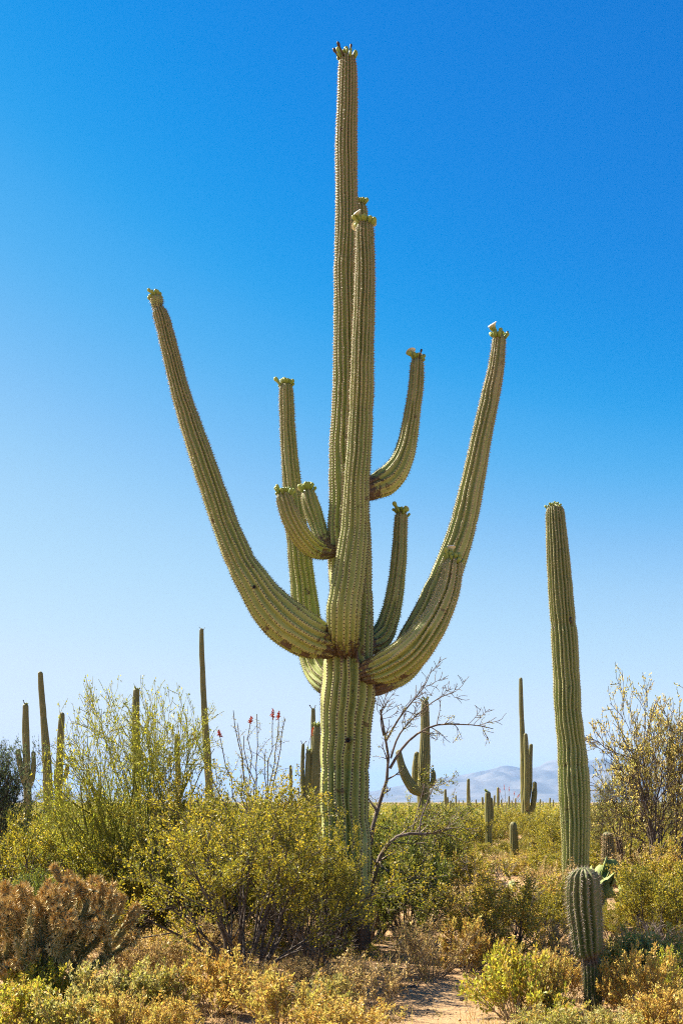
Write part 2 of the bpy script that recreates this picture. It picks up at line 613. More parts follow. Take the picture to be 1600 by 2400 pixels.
def leaves(rng, pts, rd, n, t=(0.2, 1.0), jit=0.015, size=(0.012, 0.02), aspect=0.5, cols=((0.2, 0.2, 0.05),), wts=None, upb=0.0, cluster=1):
    """n leaves on each branch; every leaf a folded diamond"""
    B = pts.shape[0]
    m = B * n
    bi = np.repeat(np.arange(B), n)
    tt = rng.uniform(t[0], t[1], m)
    p, tg, _ = along(pts, rd, bi, tt)
    if cluster > 1:
        p = np.repeat(p, cluster, 0)
        tg = np.repeat(tg, cluster, 0)
        bi = np.repeat(bi, cluster)
        m *= cluster
    p = p + rng.normal(0, jit, (m, 3))
    d = unit(tg * 0.6 + rng.normal(0, 0.8, (m, 3)) + np.array([0, 0, upb]))
    s = unit(np.cross(d, rng.normal(0, 1, (m, 3))))
    L = rng.uniform(size[0], size[1], m)[:, None]
    nn = np.cross(d, s)
    q0 = p
    q1 = p + d * L * 0.5 + s * L * aspect * 0.5 + nn * L * 0.08
    q2 = p + d * L
    q3 = p + d * L * 0.5 - s * L * aspect * 0.5 + nn * L * 0.08
    V = np.stack([q0, q1, q2, q3], 1).reshape(-1, 3)
    Fc = np.arange(m * 4).reshape(-1, 4)
    cols = np.array(cols)
    w = None if wts is None else np.array(wts) / np.sum(wts)
    # neighbouring leaves on a branch share their tint more than leaves far apart
    cb = rng.choice(len(cols), B, p=w)[bi]
    cl = rng.choice(len(cols), m, p=w)
    ci = np.where(rng.uniform(0, 1, m) < 0.5, cb, cl)
    c = cols[ci] * rng.uniform(0.72, 1.28, (m, 1))
    return V, Fc, np.repeat(c, 4, 0)


def join_leaves(parts):
    Vs, Fs, Cs, off = [], [], [], 0
    for V, Fc, C in parts:
        Vs.append(V)
        Fs.append(Fc + off)
        Cs.append(C)
        off += len(V)
    return np.vstack(Vs), np.vstack(Fs), np.vstack(Cs)


class Plant:
    """meshes of one grown plant, to be put down once or copied"""

    def __init__(self, levels, bark, leafparts, rmin=0.002, part=("branches", "foliage"), zmin=0.0, twigs=None):
        self.t = None
        if twigs:
            V, Fc = tubes(twigs[1], rmin, (4, 3))
            V[:, 2] = np.maximum(V[:, 2], 0.01)
            o = mk("twigs", V, Fc, twigs[0])
            self.t = o.data
            bpy.data.objects.remove(o)
        V, Fc = tubes(levels, rmin)
        V[:, 2] = np.where(V[:, 2] < zmin, zmin + 0.15 * (V[:, 2] - zmin), V[:, 2])
        o = mk(part[0], V, Fc, bark)
        self.b = o.data
        bpy.data.objects.remove(o)
        self.f = None
        if leafparts:
            V, Fc, C = join_leaves(leafparts)
            V[:, 2] = np.maximum(V[:, 2], 0.01)
            o = mk(part[1], V, Fc, M_LEAF, None, False, cols=C)
            self.f = o.data
            bpy.data.objects.remove(o)
        self.part = part

    def put(self, name, label, cat, loc, rz=0.0, scale=1.0, group=None):
        t = thing(name, label, cat, loc, group)
        t.rotation_euler = (0, 0, rz)
        t.scale = (scale, scale, scale) if not isinstance(scale, tuple) else scale
        for nm, me in zip((*self.part, "twigs"), (self.b, self.f, self.t)):
            if me is None:
                continue
            o = bpy.data.objects.new(nm, me)
            COL.objects.link(o)
            o.parent = t
            if nm == self.part[1]:
                o["kind"] = "stuff"
        return t


CREO = ((0.29, 0.25, 0.020), (0.37, 0.30, 0.022), (0.20, 0.20, 0.025), (0.45, 0.33, 0.030), (0.12, 0.13, 0.02))
CREO_W = (4, 3, 3, 1.2, 1.5)
GREEN = ((0.13, 0.165, 0.025), (0.18, 0.21, 0.03), (0.08, 0.11, 0.02), (0.26, 0.25, 0.035))
GOLD = ((0.52, 0.34, 0.07), (0.60, 0.43, 0.10), (0.46, 0.26, 0.05), (0.50, 0.42, 0.10), (0.40, 0.25, 0.07), (0.44, 0.39, 0.07))
SAGE = ((0.38, 0.34, 0.11), (0.50, 0.42, 0.13), (0.30, 0.30, 0.07), (0.52, 0.35, 0.08), (0.44, 0.42, 0.18), (0.40, 0.37, 0.05))
LIME = ((0.42, 0.40, 0.035), (0.34, 0.36, 0.035), (0.52, 0.43, 0.045), (0.46, 0.31, 0.05), (0.24, 0.26, 0.04))
STRAW = ((0.50, 0.34, 0.13), (0.40, 0.25, 0.09), (0.56, 0.42, 0.18), (0.34, 0.28, 0.07))


def creosote(seed, nst=16, h=1.0, dense=1.0, tilt=(5, 55), cols=CREO, wts=CREO_W, leaf=(0.015, 0.028), bark=None):
    rng = np.random.default_rng(seed)
    l0 = limbs_from(rng, nst, 0.10 * h, tilt, (0.55 * h, 0.8 * h), 7, 0.012 * h ** 0.5, 0.10, 0.05)
    l1 = sprout(rng, *l0, 5, (0.3, 1.0), (15, 45), (0.35 * h, 0.6 * h), 6, 0.6, 0.12, 0.04)
    l2 = sprout(rng, *l1, 6, (0.25, 1.0), (20, 55), (0.12 * h, 0.28 * h), 5, 0.55, 0.14, 0.02)
    n2 = max(2, int(11 * dense))
    lv = [leaves(rng, *l2, n2, (0.2, 1.0), 0.016, leaf, 0.55, cols, wts, 0.2, 3),
          leaves(rng, *l1, max(1, int(3 * dense)), (0.5, 1.0), 0.02, leaf, 0.55, cols, wts, 0.2, 2)]
    return Plant([l0, l1, l2], bark or M_BARK_CREO, lv, 0.0018)


def dead_bush(seed, h=0.8):
    rng = np.random.default_rng(seed)
    l0 = limbs_from(rng, 12, 0.08, (5, 65), (0.5 * h, 0.8 * h), 6, 0.008, 0.14, 0.03)
    l1 = sprout(rng, *l0, 6, (0.25, 1.0), (20, 55), (0.25 * h, 0.5 * h), 5, 0.6, 0.18, 0.03)
    l2 = sprout(rng, *l1, 6, (0.2, 1.0), (20, 60), (0.08 * h, 0.22 * h), 4, 0.6, 0.18, 0.02)
    return Plant([l0, l1, l2], M_BARK_DEAD, None, 0.0022)


def bursage(seed, cols, h=0.5, nst=26, dense=1.0, leaf=(0.019, 0.036), bark=None, tilt=(5, 68)):
    rng = np.random.default_rng(seed)
    l0 = limbs_from(rng, nst, 0.09, tilt, (0.55 * h, 0.85 * h), 5, 0.005, 0.12, 0.05)
    l1 = sprout(rng, *l0, 7, (0.3, 1.0), (15, 50), (0.25 * h, 0.5 * h), 5, 0.7, 0.13, 0.10)
    n = max(3, int(17 * dense))
    wts = np.random.default_rng(seed + 5).uniform(0.4, 2.0, len(cols))
    lv = [leaves(rng, *l1, n, (0.1, 1.0), 0.010, leaf, 0.42, cols, wts, 0.45, 2)]
    return Plant([l0, l1], bark or M_BARK_TAN, lv, 0.0016)

# ------------------------------------------------------------------ ground, mountains, air
m, nt, b = new_mat("desert sand")
tcw = N(nt, 'ShaderNodeTexCoord').outputs['Object']
n1 = noise_tex(nt, 0.9, 6, 0.6, tcw)
n2 = noise_tex(nt, 14, 6, 0.7, tcw)
n3 = noise_tex(nt, 90, 4, 0.7, tcw)
c = mixc(nt, ramp(nt, n1, 0.3, 0.7), (0.43, 0.285, 0.155), (0.35, 0.22, 0.118))
c = mixc(nt, ramp(nt, n2, 0.5, 0.75, 0, 0.7), c, (0.30, 0.185, 0.10))
c = mixc(nt, ramp(nt, n3, 0.6, 0.72, 0, 0.8), c, (0.62, 0.47, 0.30))
c = mixc(nt, ramp(nt, noise_tex(nt, 55, 3, 0.6, tcw), 0.66, 0.72, 0, 0.75), c, (0.13, 0.08, 0.045))
nt.links.new(c, b.inputs['Base Color'])
b.inputs['Roughness'].default_value = 0.95
b.inputs['Specular IOR Level'].default_value = 0.1
hgt = math_n(nt, 'ADD', math_n(nt, 'MULTIPLY', n2, 0.6), math_n(nt, 'MULTIPLY', n3, 0.35))
bump(nt, b, hgt, 0.9, 0.05)
M_SAND = m

rng = np.random.default_rng(1)
na, nr = 240, 150
rad_g = np.concatenate([[0.0], np.geomspace(0.8, 13000, nr)])
ang_g = np.arange(na) * 2 * math.pi / na
X = rad_g[:, None] * np.cos(ang_g)
Yy = rad_g[:, None] * np.sin(ang_g)


def relief(x, y):
    d = np.hypot(x, y)
    z = 0.022 * np.sin(x * 1.3 + 0.7 * y) + 0.02 * np.sin(2.1 * y - 0.9 * x + 1.0) + 0.012 * np.sin(4.7 * x + 1.3) * np.sin(3.9 * y)
    return (z - 0.03) * np.clip(d / 6.0, 0, 1)


V = np.stack([X, Yy, relief(X, Yy)], -1).reshape(-1, 3)
I = np.arange(nr)[:, None] * na
J = np.arange(na)[None]
J2 = (J + 1) % na
Fg = np.stack([I + J, I + J2, I + na + J2, I + na + J], -1).reshape(-1, 4)
g = mk("ground", V, Fg, M_SAND)
g["kind"] = "structure"

# far range, about nine kilometres away
M_MTN = bark_mat("mountain rock", (0.10, 0.10, 0.10), (0.17, 0.16, 0.15), 0.004)
ridge = [(-900, 1812), (-500, 1800), (-200, 1826), (100, 1818), (300, 1826), (500, 1832), (700, 1828), (860, 1815), (980, 1790), (1060, 1780), (1120, 1768), (1150, 1757),
         (1170, 1757), (1200, 1764), (1235, 1757), (1268, 1742), (1300, 1740), (1335, 1750), (1400, 1744), (1480, 1762), (1568, 1770), (1800, 1750), (2200, 1790), (2600, 1800)]
DM = 9000.0
rx = np.array([(a * K - 800) * DM / F for a, _ in ridge])
rz = np.array([(HZ - q * K) * DM / F for _, q in ridge])
nx, ny = 420, 40
gx = np.linspace(rx[0], rx[-1], nx)
hz = np.interp(gx, rx, rz)
rm = np.random.default_rng(4)
hz = hz * (1 + noise1(rm, (gx - gx[0]) / 190.0, 0.03) + noise1(rm, (gx - gx[0]) / 60.0, 0.015))
v = np.linspace(-1, 1, ny)
prof = np.clip(1 - np.abs(v), 0, 1) ** 1.25
# spurs and gullies running down from the crest
sp_ = np.stack([noise1(rm, (gx - gx[0]) / 240.0 + 2.0, 0.45) * (1 - prof[k]) * prof[k] * 4 for k in range(ny)], 0)
sp_ += np.stack([noise1(np.random.default_rng(9), (gx - gx[0]) / 110.0 + 0.3 * k, 0.25) * (1 - prof[k]) * prof[k] * 4 for k in range(ny)], 0)
Z = hz[None] * np.clip(prof[:, None] + sp_ * prof[:, None], 0, 1.0) - 2
Xm = np.broadcast_to(gx[None], (ny, nx))
Ym = DM + v[:, None] * 2200 + 0 * gx[None]
I = np.arange(ny - 1)[:, None] * nx
J = np.arange(nx - 1)[None]
Fm = np.stack([I + J, I + J + 1, I + nx + J + 1, I + nx + J], -1).reshape(-1, 4)
mt = mk("mountains", np.stack([Xm, Ym, Z], -1).reshape(-1, 3), Fm, M_MTN)
mt["kind"] = "structure"

HAZE = True
if HAZE:
    hm = bpy.data.materials.new("desert air")
    hm.use_nodes = True
    hn = hm.node_tree
    hn.nodes.clear()
    ho = hn.nodes.new('ShaderNodeOutputMaterial')
    pv = hn.nodes.new('ShaderNodeVolumePrincipled')
    pv.inputs['Color'].default_value = (0.22, 0.50, 1.0, 1)
    pv.inputs['Density'].default_value = 6e-5
    pv.inputs['Anisotropy'].default_value = 0.0
    hn.links.new(pv.outputs[0], ho.inputs['Volume'])
    x0, x1, y0, y1, z0, z1 = -14500, 14500, -14500, 14500, -4.0, 425.0
    Vb = [(x, y, z) for z in (z0, z1) for y in (y0, y1) for x in (x0, x1)]
    Fb = [(0, 2, 3, 1), (4, 5, 7, 6), (0, 1, 5, 4), (2, 6, 7, 3), (0, 4, 6, 2), (1, 3, 7, 5)]
    hb = mk("haze", Vb, Fb, hm, None, False)
    hb["kind"] = "stuff"

# ------------------------------------------------------------------ the great saguaro
YS = 10.5
org = ground_at(794, 2192)
org = np.array([(794 * K - 800) * YS / F, YS, 0.0])
big = thing("saguaro_cactus", "giant many-armed saguaro cactus towering in the middle of the picture", "cactus", tuple(org))
SP = dict(step=0.026, n=5, length=0.026, width=0.004, pad=0.007, low=(0.06, 0.035, 0.025), high=(0.33, 0.25, 0.15), mid=0.45)
SPT = dict(SP, n=3, step=0.03, mid=0.42, pad=0.011)
corks = [(P(745, 1470, YS - 0.26), 0.20), (P(790, 1482, YS - 0.28), 0.24), (P(852, 1543, YS - 0.20), 0.20), (P(866, 1575, YS), 0.16),
         (P(748, 1262, YS - 0.16), 0.10), (P(775, 1500, YS - 0.3), 0.16), (P(820, 1500, YS - 0.28), 0.18)]
tr = [(793, 2240, 124), (793, 2150, 122), (792, 2000, 116), (793, 1900, 115), (794, 1800, 117), (796, 1700, 118), (799, 1600, 122), (800, 1530, 118),
      (802, 1470, 112), (803, 1380, 104), (800, 1250, 98), (799, 1100, 86), (798, 950, 74), (797, 800, 65), (796, 650, 57), (796, 500, 53), (796, 380, 50), (797, 260, 47), (797, 180, 44), (797, 126, 40)]
w, r = stem_px(tr, YS)
trunk, tip, td, tr_ = ribbed("trunk", w, r, 18, 0.30, M_SAG, big, 11, 8, 0.034, 1.0, cork_pts=corks, bark_z=1.05, sp=SPT, origin=org)
crown(trunk, tip, td, tr_, "bbsbbdsbsbds", 3, org, 1.25)
nest_hole(trunk, P(799, 1700, YS - 0.272), (0, -1, 0.05), 0.022, org)
nest_hole(trunk, P(851, 1410, YS - 0.10), (0.9, -0.5, 0.05), 0.02, org)

ARMS = [
    # front upright arm
    dict(p=[(800, 1505, 40, -0.10), (792, 1478, 66, -0.24), (790, 1440, 76, -0.42), (793, 1390, 80, -0.50), (803, 1320, 74, -0.52), (815, 1220, 65, -0.52), (820, 1100, 60, -0.52),
            (826, 1000, 56, -0.52), (830, 900, 53, -0.52), (832, 800, 50, -0.52), (836, 700, 49, -0.52), (838, 600, 47, -0.52), (838, 545, 44, -0.52), (838, 508, 38, -0.52)],
         n=20, seed=21, crown="fbbbsfbsbbf", cork=0.30, cs=1.3),
    # arm hidden behind the trunk, its tip looking out
    dict(p=[(806, 1480, 50, 0.10), (812, 1440, 66, 0.42), (818, 1350, 62, 0.55), (820, 1100, 54, 0.55), (822, 800, 46, 0.55), (824, 600, 42, 0.55), (826, 520, 38, 0.55), (826, 466, 32, 0.55)],
         n=16, seed=22, crown="bsbsbsb", cork=0.2, cs=1.2),
    # great left arm
    dict(p=[(778, 1474, 60, -0.10), (746, 1472, 84, -0.24), (706, 1460, 102, -0.36), (656, 1427, 105, -0.46), (614, 1384, 96, -0.52), (586, 1343, 82, -0.55), (556, 1296, 71, -0.56), (521, 1218, 63, -0.58),
            (490, 1130, 58, -0.58), (456, 1028, 52, -0.58), (421, 922, 44, -0.58), (392, 812, 39, -0.58), (376, 746, 37, -0.58), (362, 704, 32, -0.58)],
         n=20, seed=23, crown="", cork=0.34),
    # left arm at the back
    dict(p=[(790, 1585, 46, 0.12), (752, 1566, 66, 0.30), (728, 1530, 72, 0.46), (713, 1470, 70, 0.56), (703, 1400, 63, 0.60), (692, 1300, 56, 0.60), (682, 1220, 50, 0.60), (672, 1130, 43, 0.60),
            (665, 1040, 38, 0.60), (659, 950, 34, 0.60), (656, 880, 30, 0.60)],
         n=17, seed=24, crown="bsbsbbsbs", cork=0.22),
    # short left arm in front
    dict(p=[(768, 1266, 30, -0.10), (742, 1265, 42, -0.18), (716, 1255, 50, -0.28), (691, 1229, 51, -0.42), (669, 1190, 46, -0.50), (656, 1155, 41, -0.52), (648, 1128, 36, -0.52)],
         n=15, seed=25, crown="bbsbbsbb", cork=0.13, cs=1.25),
    # short left arm behind it
    dict(p=[(768, 1256, 24, -0.02), (745, 1246, 32, -0.06), (731, 1210, 38, 0.0), (719, 1175, 42, 0.02), (711, 1148, 39, 0.02), (706, 1122, 31, 0.02)],
         n=13, seed=26, crown="bfbbfbsb", cork=0.10, cs=1.3),
    # upper right arm
    dict(p=[(815, 1130, 40, 0.10), (848, 1123, 56, 0.16), (882, 1109, 63, 0.20), (909, 1083, 59, 0.20), (927, 1047, 50, 0.20), (938, 1003, 43, 0.20), (947, 945, 38, 0.20), (955, 885, 35, 0.20), (957, 822, 30, 0.20)],
         n=16, seed=27, crown="bfbsbdfsbb", cork=0.24, cs=1.2),
    # lower right arm at the back
    dict(p=[(825, 1490, 36, 0.10), (855, 1478, 50, 0.26), (878, 1456, 52, 0.34), (894, 1415, 46, 0.36), (904, 1370, 40, 0.36), (912, 1310, 36, 0.36), (917, 1250, 34, 0.36), (922, 1173, 31, 0.36)],
         n=15, seed=28, crown="fsbsbsbsb", cork=0.12, cs=1.2),
    # great right arm
    dict(p=[(835, 1578, 46, 0.06), (872, 1565, 64, 0.12), (917, 1530, 84, 0.24), (960, 1470, 88, 0.34), (996, 1390, 74, 0.34), (1031, 1308, 70, 0.34), (1060, 1220, 64, 0.34), (1083, 1120, 56, 0.34),
            (1104, 1010, 49, 0.34), (1124, 920, 43, 0.34), (1138, 850, 38, 0.34), (1146, 768, 31, 0.34)],
         n=18, seed=29, crown="bdfsbbbsbbf", cork=0.28, cs=1.2),
    # right arm in front of it
    dict(p=[(828, 1548, 46, -0.10), (856, 1541, 64, -0.22), (900, 1527, 84, -0.38), (945, 1497, 84, -0.52), (981, 1455, 72, -0.60), (1011, 1405, 60, -0.62), (1032, 1350, 52, -0.62), (1042, 1280, 42, -0.62)],
         n=20, seed=30, crown="bsbbfsb", cork=0.22, cs=1.3),
]
SCARS = {29: [(P(972, 1428, YS + 0.05), 0.13), (P(940, 1462, YS + 0.0), 0.13), (P(1000, 1375, YS + 0.05), 0.08)],
         23: [(P(655, 1482, YS - 0.50), 0.12), (P(700, 1510, YS - 0.40), 0.14), (P(612, 1440, YS - 0.55), 0.07), (P(690, 1402, YS - 0.40), 0.13), (P(545, 1290, YS - 0.74), 0.035)],
         30: [(P(930, 1556, YS - 0.45), 0.11), (P(900, 1500, YS - 0.35), 0.10)], 24: [(P(722, 1308, YS + 0.45), 0.05)], 21: [(P(800, 1440, YS - 0.66), 0.07), (P(822, 1400, YS - 0.64), 0.06)],
         27: [(P(925, 1105, YS + 0.1), 0.06), (P(880, 1142, YS + 0.1), 0.09)]}
for a in ARMS:
    w, r = stem_px(a['p'], YS)
    o, tip, td, tr_ = ribbed("arm", w, r, int(a['n'] * 0.8), 0.36, M_SAG, big, a['seed'], 8, 0.034, 1.1, flat=0.42, base_cork=a['cork'] + 0.32, cork_pts=SCARS.get(a['seed'], ()), sp=SP if a['seed'] != 30 else dict(SP, n=4, mid=0.35, high=(0.62, 0.53, 0.36)), origin=org)
    if a['crown']:
        crown(o, tip, td, tr_, a['crown'], a['seed'], org, a.get('cs', 1.2))
    if a['seed'] == 23:
        nest_hole(o, P(584, 1348, YS - 0.745), (0, -1, 0.1), 0.014, org)
    if a['seed'] == 23:       # a pinched new head grows out of the tip
        w, r = stem_px([(363, 712, 18, -0.58), (361, 702, 24, -0.58), (360, 690, 29, -0.58), (359, 678, 26, -0.58)], YS)
        o2, tip, td, tr_ = ribbed("arm_tip", w, r, 13, 0.10, M_SAG, o, 31, 6, 0.012, 0.7, wob=0.3, sp=dict(SP, step=0.02), origin=org)
        crown(o2, tip, td, tr_, "sbssbsbssb", 8, org, 1.0)

# ------------------------------------------------------------------ lone saguaro on the right
Y2 = 15.4
org2 = np.array([(1320 * K - 800) * Y2 / F, Y2, 0.0])
lone = thing("saguaro_cactus", "armless columnar saguaro leaning left, behind the small spiny saguaro", "cactus", tuple(org2))
w, r = stem_px([(1322, 2100, 56), (1322, 2040, 56), (1320, 1980, 62), (1319, 1900, 68), (1317, 1800, 69), (1310, 1700, 63), (1302, 1600, 61), (1296, 1500, 60), (1289, 1400, 58),
                (1282, 1300, 52), (1277, 1230, 47), (1274, 1190, 43), (1273, 1157, 36)], Y2)
o, tip, td, tr_ = ribbed("trunk", w, r, 20, 0.32, M_SAG, lone, 41, 8, 0.04, 1.0, wob=1.1, bark_z=0.3, sp=dict(SP, step=0.045, low=(0.32, 0.26, 0.15), high=(0.4, 0.32, 0.2)), origin=org2)
crown(o, tip, td, tr_, "sbsbsssbsss", 4, org2, 1.0)
nest_hole(o, P(1311, 1424, Y2 - 0.15), (0.6, -0.8, 0), 0.036, org2)

# ------------------------------------------------------------------ young spiny saguaro in the foreground
Y3 = 7.55
org3 = np.array([(1358 * K - 800) * Y3 / F, Y3, 0.0])
young = thing("saguaro_cactus", "small club-shaped spiny saguaro pinched at the waist in the foreground", "cactus", tuple(org3))
w, r = stem_px([(1364, 2350, 34), (1362, 2310, 38), (1360, 2270, 41), (1359, 2225, 43), (1358, 2210, 42), (1356, 2201, 35), (1354, 2194, 48), (1350, 2181, 66), (1347, 2140, 73), (1342, 2090, 79), (1340, 2050, 80), (1340, 2020, 74), (1340, 1992, 60)], Y3)
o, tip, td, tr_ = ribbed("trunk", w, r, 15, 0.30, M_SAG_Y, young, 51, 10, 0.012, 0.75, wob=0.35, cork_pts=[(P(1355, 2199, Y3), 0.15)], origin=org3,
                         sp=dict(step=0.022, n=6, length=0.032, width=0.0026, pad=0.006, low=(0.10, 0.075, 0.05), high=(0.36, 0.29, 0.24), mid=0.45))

# ------------------------------------------------------------------ saguaros standing in the scrub behind
def far_saguaro(label, Y, stems, seed, nrib=14, crowns=(), group=None, spr=4, step=0.09, bark=0.0, cat="cactus"):
    x0, yb = stems[0][0][0], 0
    og = np.array([(x0 * K - 800) * Y / F, Y, 0.0])
    t = thing("saguaro_cactus", label, cat, tuple(og), group)
    for i, st in enumerate(stems):
        w, r = stem_px(st, Y)
        if i == 0:
            w[0][2] = -0.05
        o, tip, td, tr_ = ribbed("trunk" if i == 0 else "arm", w, r, nrib, 0.17, M_SAG_FAR, t, seed + i, spr, step, 1.1, wob=1.0,
                                 base_cork=0.0 if i == 0 else 0.12, bark_z=bark if i == 0 else 0, origin=og)
        if i < len(crowns) and crowns[i]:
            crown(o, tip, td, tr_, crowns[i], seed + i, og, 1.5)
    return t


far_saguaro("leftmost saguaro of three far poles, short arms low on both sides", 35,
            [[(66, 1930, 18), (64, 1850, 18), (62, 1750, 16), (60, 1680, 16), (59, 1616, 13)],
             [(62, 1815, 8), (54, 1790, 13), (46, 1750, 13), (41, 1720, 10)],
             [(64, 1812, 8), (74, 1795, 11), (78, 1760, 11), (77, 1725, 9)]], 60, 14, ("sbd",))
far_saguaro("tallest of the three far saguaros on the left, bare brownish pole leaning left", 42,
            [[(113, 1920, 23), (110, 1800, 22), (106, 1720, 19), (100, 1640, 15), (95, 1580, 13), (93, 1542, 11)]], 64, 14)
far_saguaro("rightmost of the three far saguaros on the left, short stub at its foot", 38,
            [[(134, 1900, 17), (136, 1790, 17), (139, 1710, 16), (142, 1660, 14), (144, 1636, 11)],
             [(136, 1810, 6), (129, 1795, 9), (128, 1766, 7)], [(138, 1800, 6), (150, 1785, 10), (157, 1755, 9)]], 68, 14)
far_saguaro("dark saguaro pole standing inside the feathery green palo verde", 30,
            [[(316, 1960, 20), (315, 1800, 20), (313, 1700, 19), (313, 1620, 17), (314, 1580, 14)]], 72, 14, ("ss",))
far_saguaro("tall thin saguaro pole between the palo verde and the giant cactus", 44,
            [[(484, 1920, 19), (480, 1800, 18), (474, 1700, 17), (468, 1600, 14), (464, 1500, 12), (463, 1443, 10)]], 76, 14, ("d",))
far_saguaro("small saguaro pole half hidden in twigs right of the palo verde", 50,
            [[(411, 1890, 13), (409, 1780, 13), (407, 1720, 12), (406, 1686, 10)]], 80, 12)
far_saguaro("clustered many-stemmed saguaro close to the left of the giant trunk", 30,
            [[(728, 1960, 22), (727, 1850, 22), (726, 1740, 21), (727, 1690, 19), (728, 1664, 15)],
             [(724, 1950, 10, .4), (719, 1900, 12, .5), (719, 1740, 12, .5), (719, 1660, 11, .5), (719, 1626, 9, .5)],
             [(722, 1890, 8), (708, 1870, 14), (707, 1790, 15), (708, 1745, 14), (709, 1722, 10)],
             [(722, 1895, 6), (697, 1880, 9), (695, 1790, 10), (695, 1735, 9), (696, 1708, 7)]], 84, 14, ("bbbsbbsb", "d", "sb", "d"))
far_saguaro("tiny dark saguaro stub left of the clustered saguaro", 60, [[(668, 1880, 8), (668, 1800, 8), (667, 1757, 6)]], 90, 10)
far_saguaro("saguaro with a raised left arm behind the bare branches", 28,
            [[(973, 1960, 30), (973, 1830, 30), (974, 1760, 28), (976, 1690, 23), (976, 1640, 21), (976, 1606, 17)],
             [(968, 1825, 12, -.2), (950, 1812, 25, -.3), (932, 1785, 23, -.3), (921, 1755, 18, -.3), (914, 1722, 13, -.3)],
             [(968, 1830, 10, .2), (956, 1800, 20, .3), (955, 1765, 19, .3), (957, 1726, 11, .3)],
             [(980, 1812, 8), (991, 1800, 12), (995, 1785, 12), (993, 1768, 9)]], 92, 16, ("bdbs", "", "", "s"), spr=5, step=0.07)
far_saguaro("slender saguaro with several upright arms and a dark scarred foot, left of the lone column", 38,
            [[(1210, 1985, 15), (1209, 1905, 17), (1208, 1880, 24), (1205, 1840, 20), (1201, 1780, 14), (1199, 1690, 12), (1196, 1620, 10), (1195, 1556, 8)],
             [(1209, 1862, 9, -.2), (1209, 1835, 14, -.3), (1209, 1770, 14, -.3), (1207, 1715, 12, -.3), (1206, 1684, 9, -.3)],
             [(1214, 1880, 8), (1221, 1862, 12), (1226, 1825, 13), (1227, 1795, 9)],
             [(1212, 1850, 6, .1), (1217, 1800, 9, .1), (1217, 1740, 10, .1), (1219, 1708, 8, .1)],
             [(1204, 1884, 5), (1194, 1878, 9), (1189, 1866, 7)]], 97, 14, bark=1.2)
far_saguaro("stout short saguaro with a double top, left of the slender armed one", 25,
            [[(1122, 1935, 16), (1121, 1880, 16), (1120, 1840, 15), (1120, 1817, 12)], [(1123, 1920, 6), (1129, 1880, 8), (1128, 1845, 8), (1127, 1832, 6)]], 103, 12, ("s",))
far_saguaro("small short column on the plain in line with the bare branch tip", 60, [[(1076, 1890, 9), (1075, 1840, 9), (1075, 1788, 7)]], 106, 12)
far_saguaro("young round-topped saguaro in the scrub at the foot of the slender one", 22, [[(1180, 1990, 20), (1179, 1930, 20), (1178, 1905, 19), (1178, 1887, 14)]], 108, 14, spr=5, step=0.05)
far_saguaro("brown saguaro column seen through the leafy tree at the right edge", 30, [[(1540, 1960, 19), (1540, 1850, 19), (1539, 1760, 18), (1539, 1695, 14)]], 110, 14)

# the many tiny saguaros towards the horizon
rs = random.Random(5)
tiny = [(1022, 1812, 95), (1027, 1830, 120), (1046, 1826, 150), (1013, 1834, 160), (1063, 1838, 200), (1107, 1830, 120), (1092, 1836, 180), (1099, 1822, 110), (1135, 1826, 130), (1143, 1808, 90),
        (1150, 1836, 170), (1158, 1815, 100), (1168, 1828, 140), (1174, 1838, 200), (1240, 1835, 160), (1252, 1838, 190), (1262, 1832, 150), (1270, 1836, 210), (1183, 1833, 160), (1232, 1838, 230),
        (1053, 1837, 230), (1034, 1838, 250), (1118, 1838, 240), (1083, 1839, 260), (1130, 1839, 260), (1163, 1840, 280), (1246, 1840, 290)]
for i, (x, y, D) in enumerate(tiny):
    if i % 4 == 3:
        continue
    h = P(x, y, D)[2]
    far_saguaro("tiny far saguaro pole on the hazy plain before the mountains", D, [[(x, 1860, 0.28 * F / D / K), (x + rs.uniform(-1, 1), (1860 + y) / 2, 0.30 * F / D / K), (x, y, 0.22 * F / D / K)]],
                200 + i, 8, group="tiny saguaros on the far plain", spr=2, step=0.4)

# ------------------------------------------------------------------ shrubs: prototypes
def px_limb(pts, Y, r0, r1, og, n=10):
    w = np.array([P(a[0], a[1], Y + (a[2] if len(a) > 2 else 0)) for a in pts]) - og
    s = np.concatenate([[0], np.cumsum(np.linalg.norm(np.diff(w, axis=0), axis=1))])
    ss = np.linspace(0, s[-1], n)
    # smooth the corners
    q = np.stack([np.interp(ss, s, w[:, k]) for k in range(3)], 1)
    q[1:-1] = 0.25 * q[:-2] + 0.5 * q[1:-1] + 0.25 * q[2:]
    return q, np.linspace(r0, r1, n)


def size_of(pl):
    me = pl.f or pl.b
    co = np.zeros(len(me.vertices) * 3, np.float32)
    me.vertices.foreach_get("co", co)
    co = co.reshape(-1, 3)
    return np.percentile(co[:, 2], 98.5), np.percentile(np.abs(co[:, 0]), 97) + np.percentile(np.abs(co[:, 1]), 97)


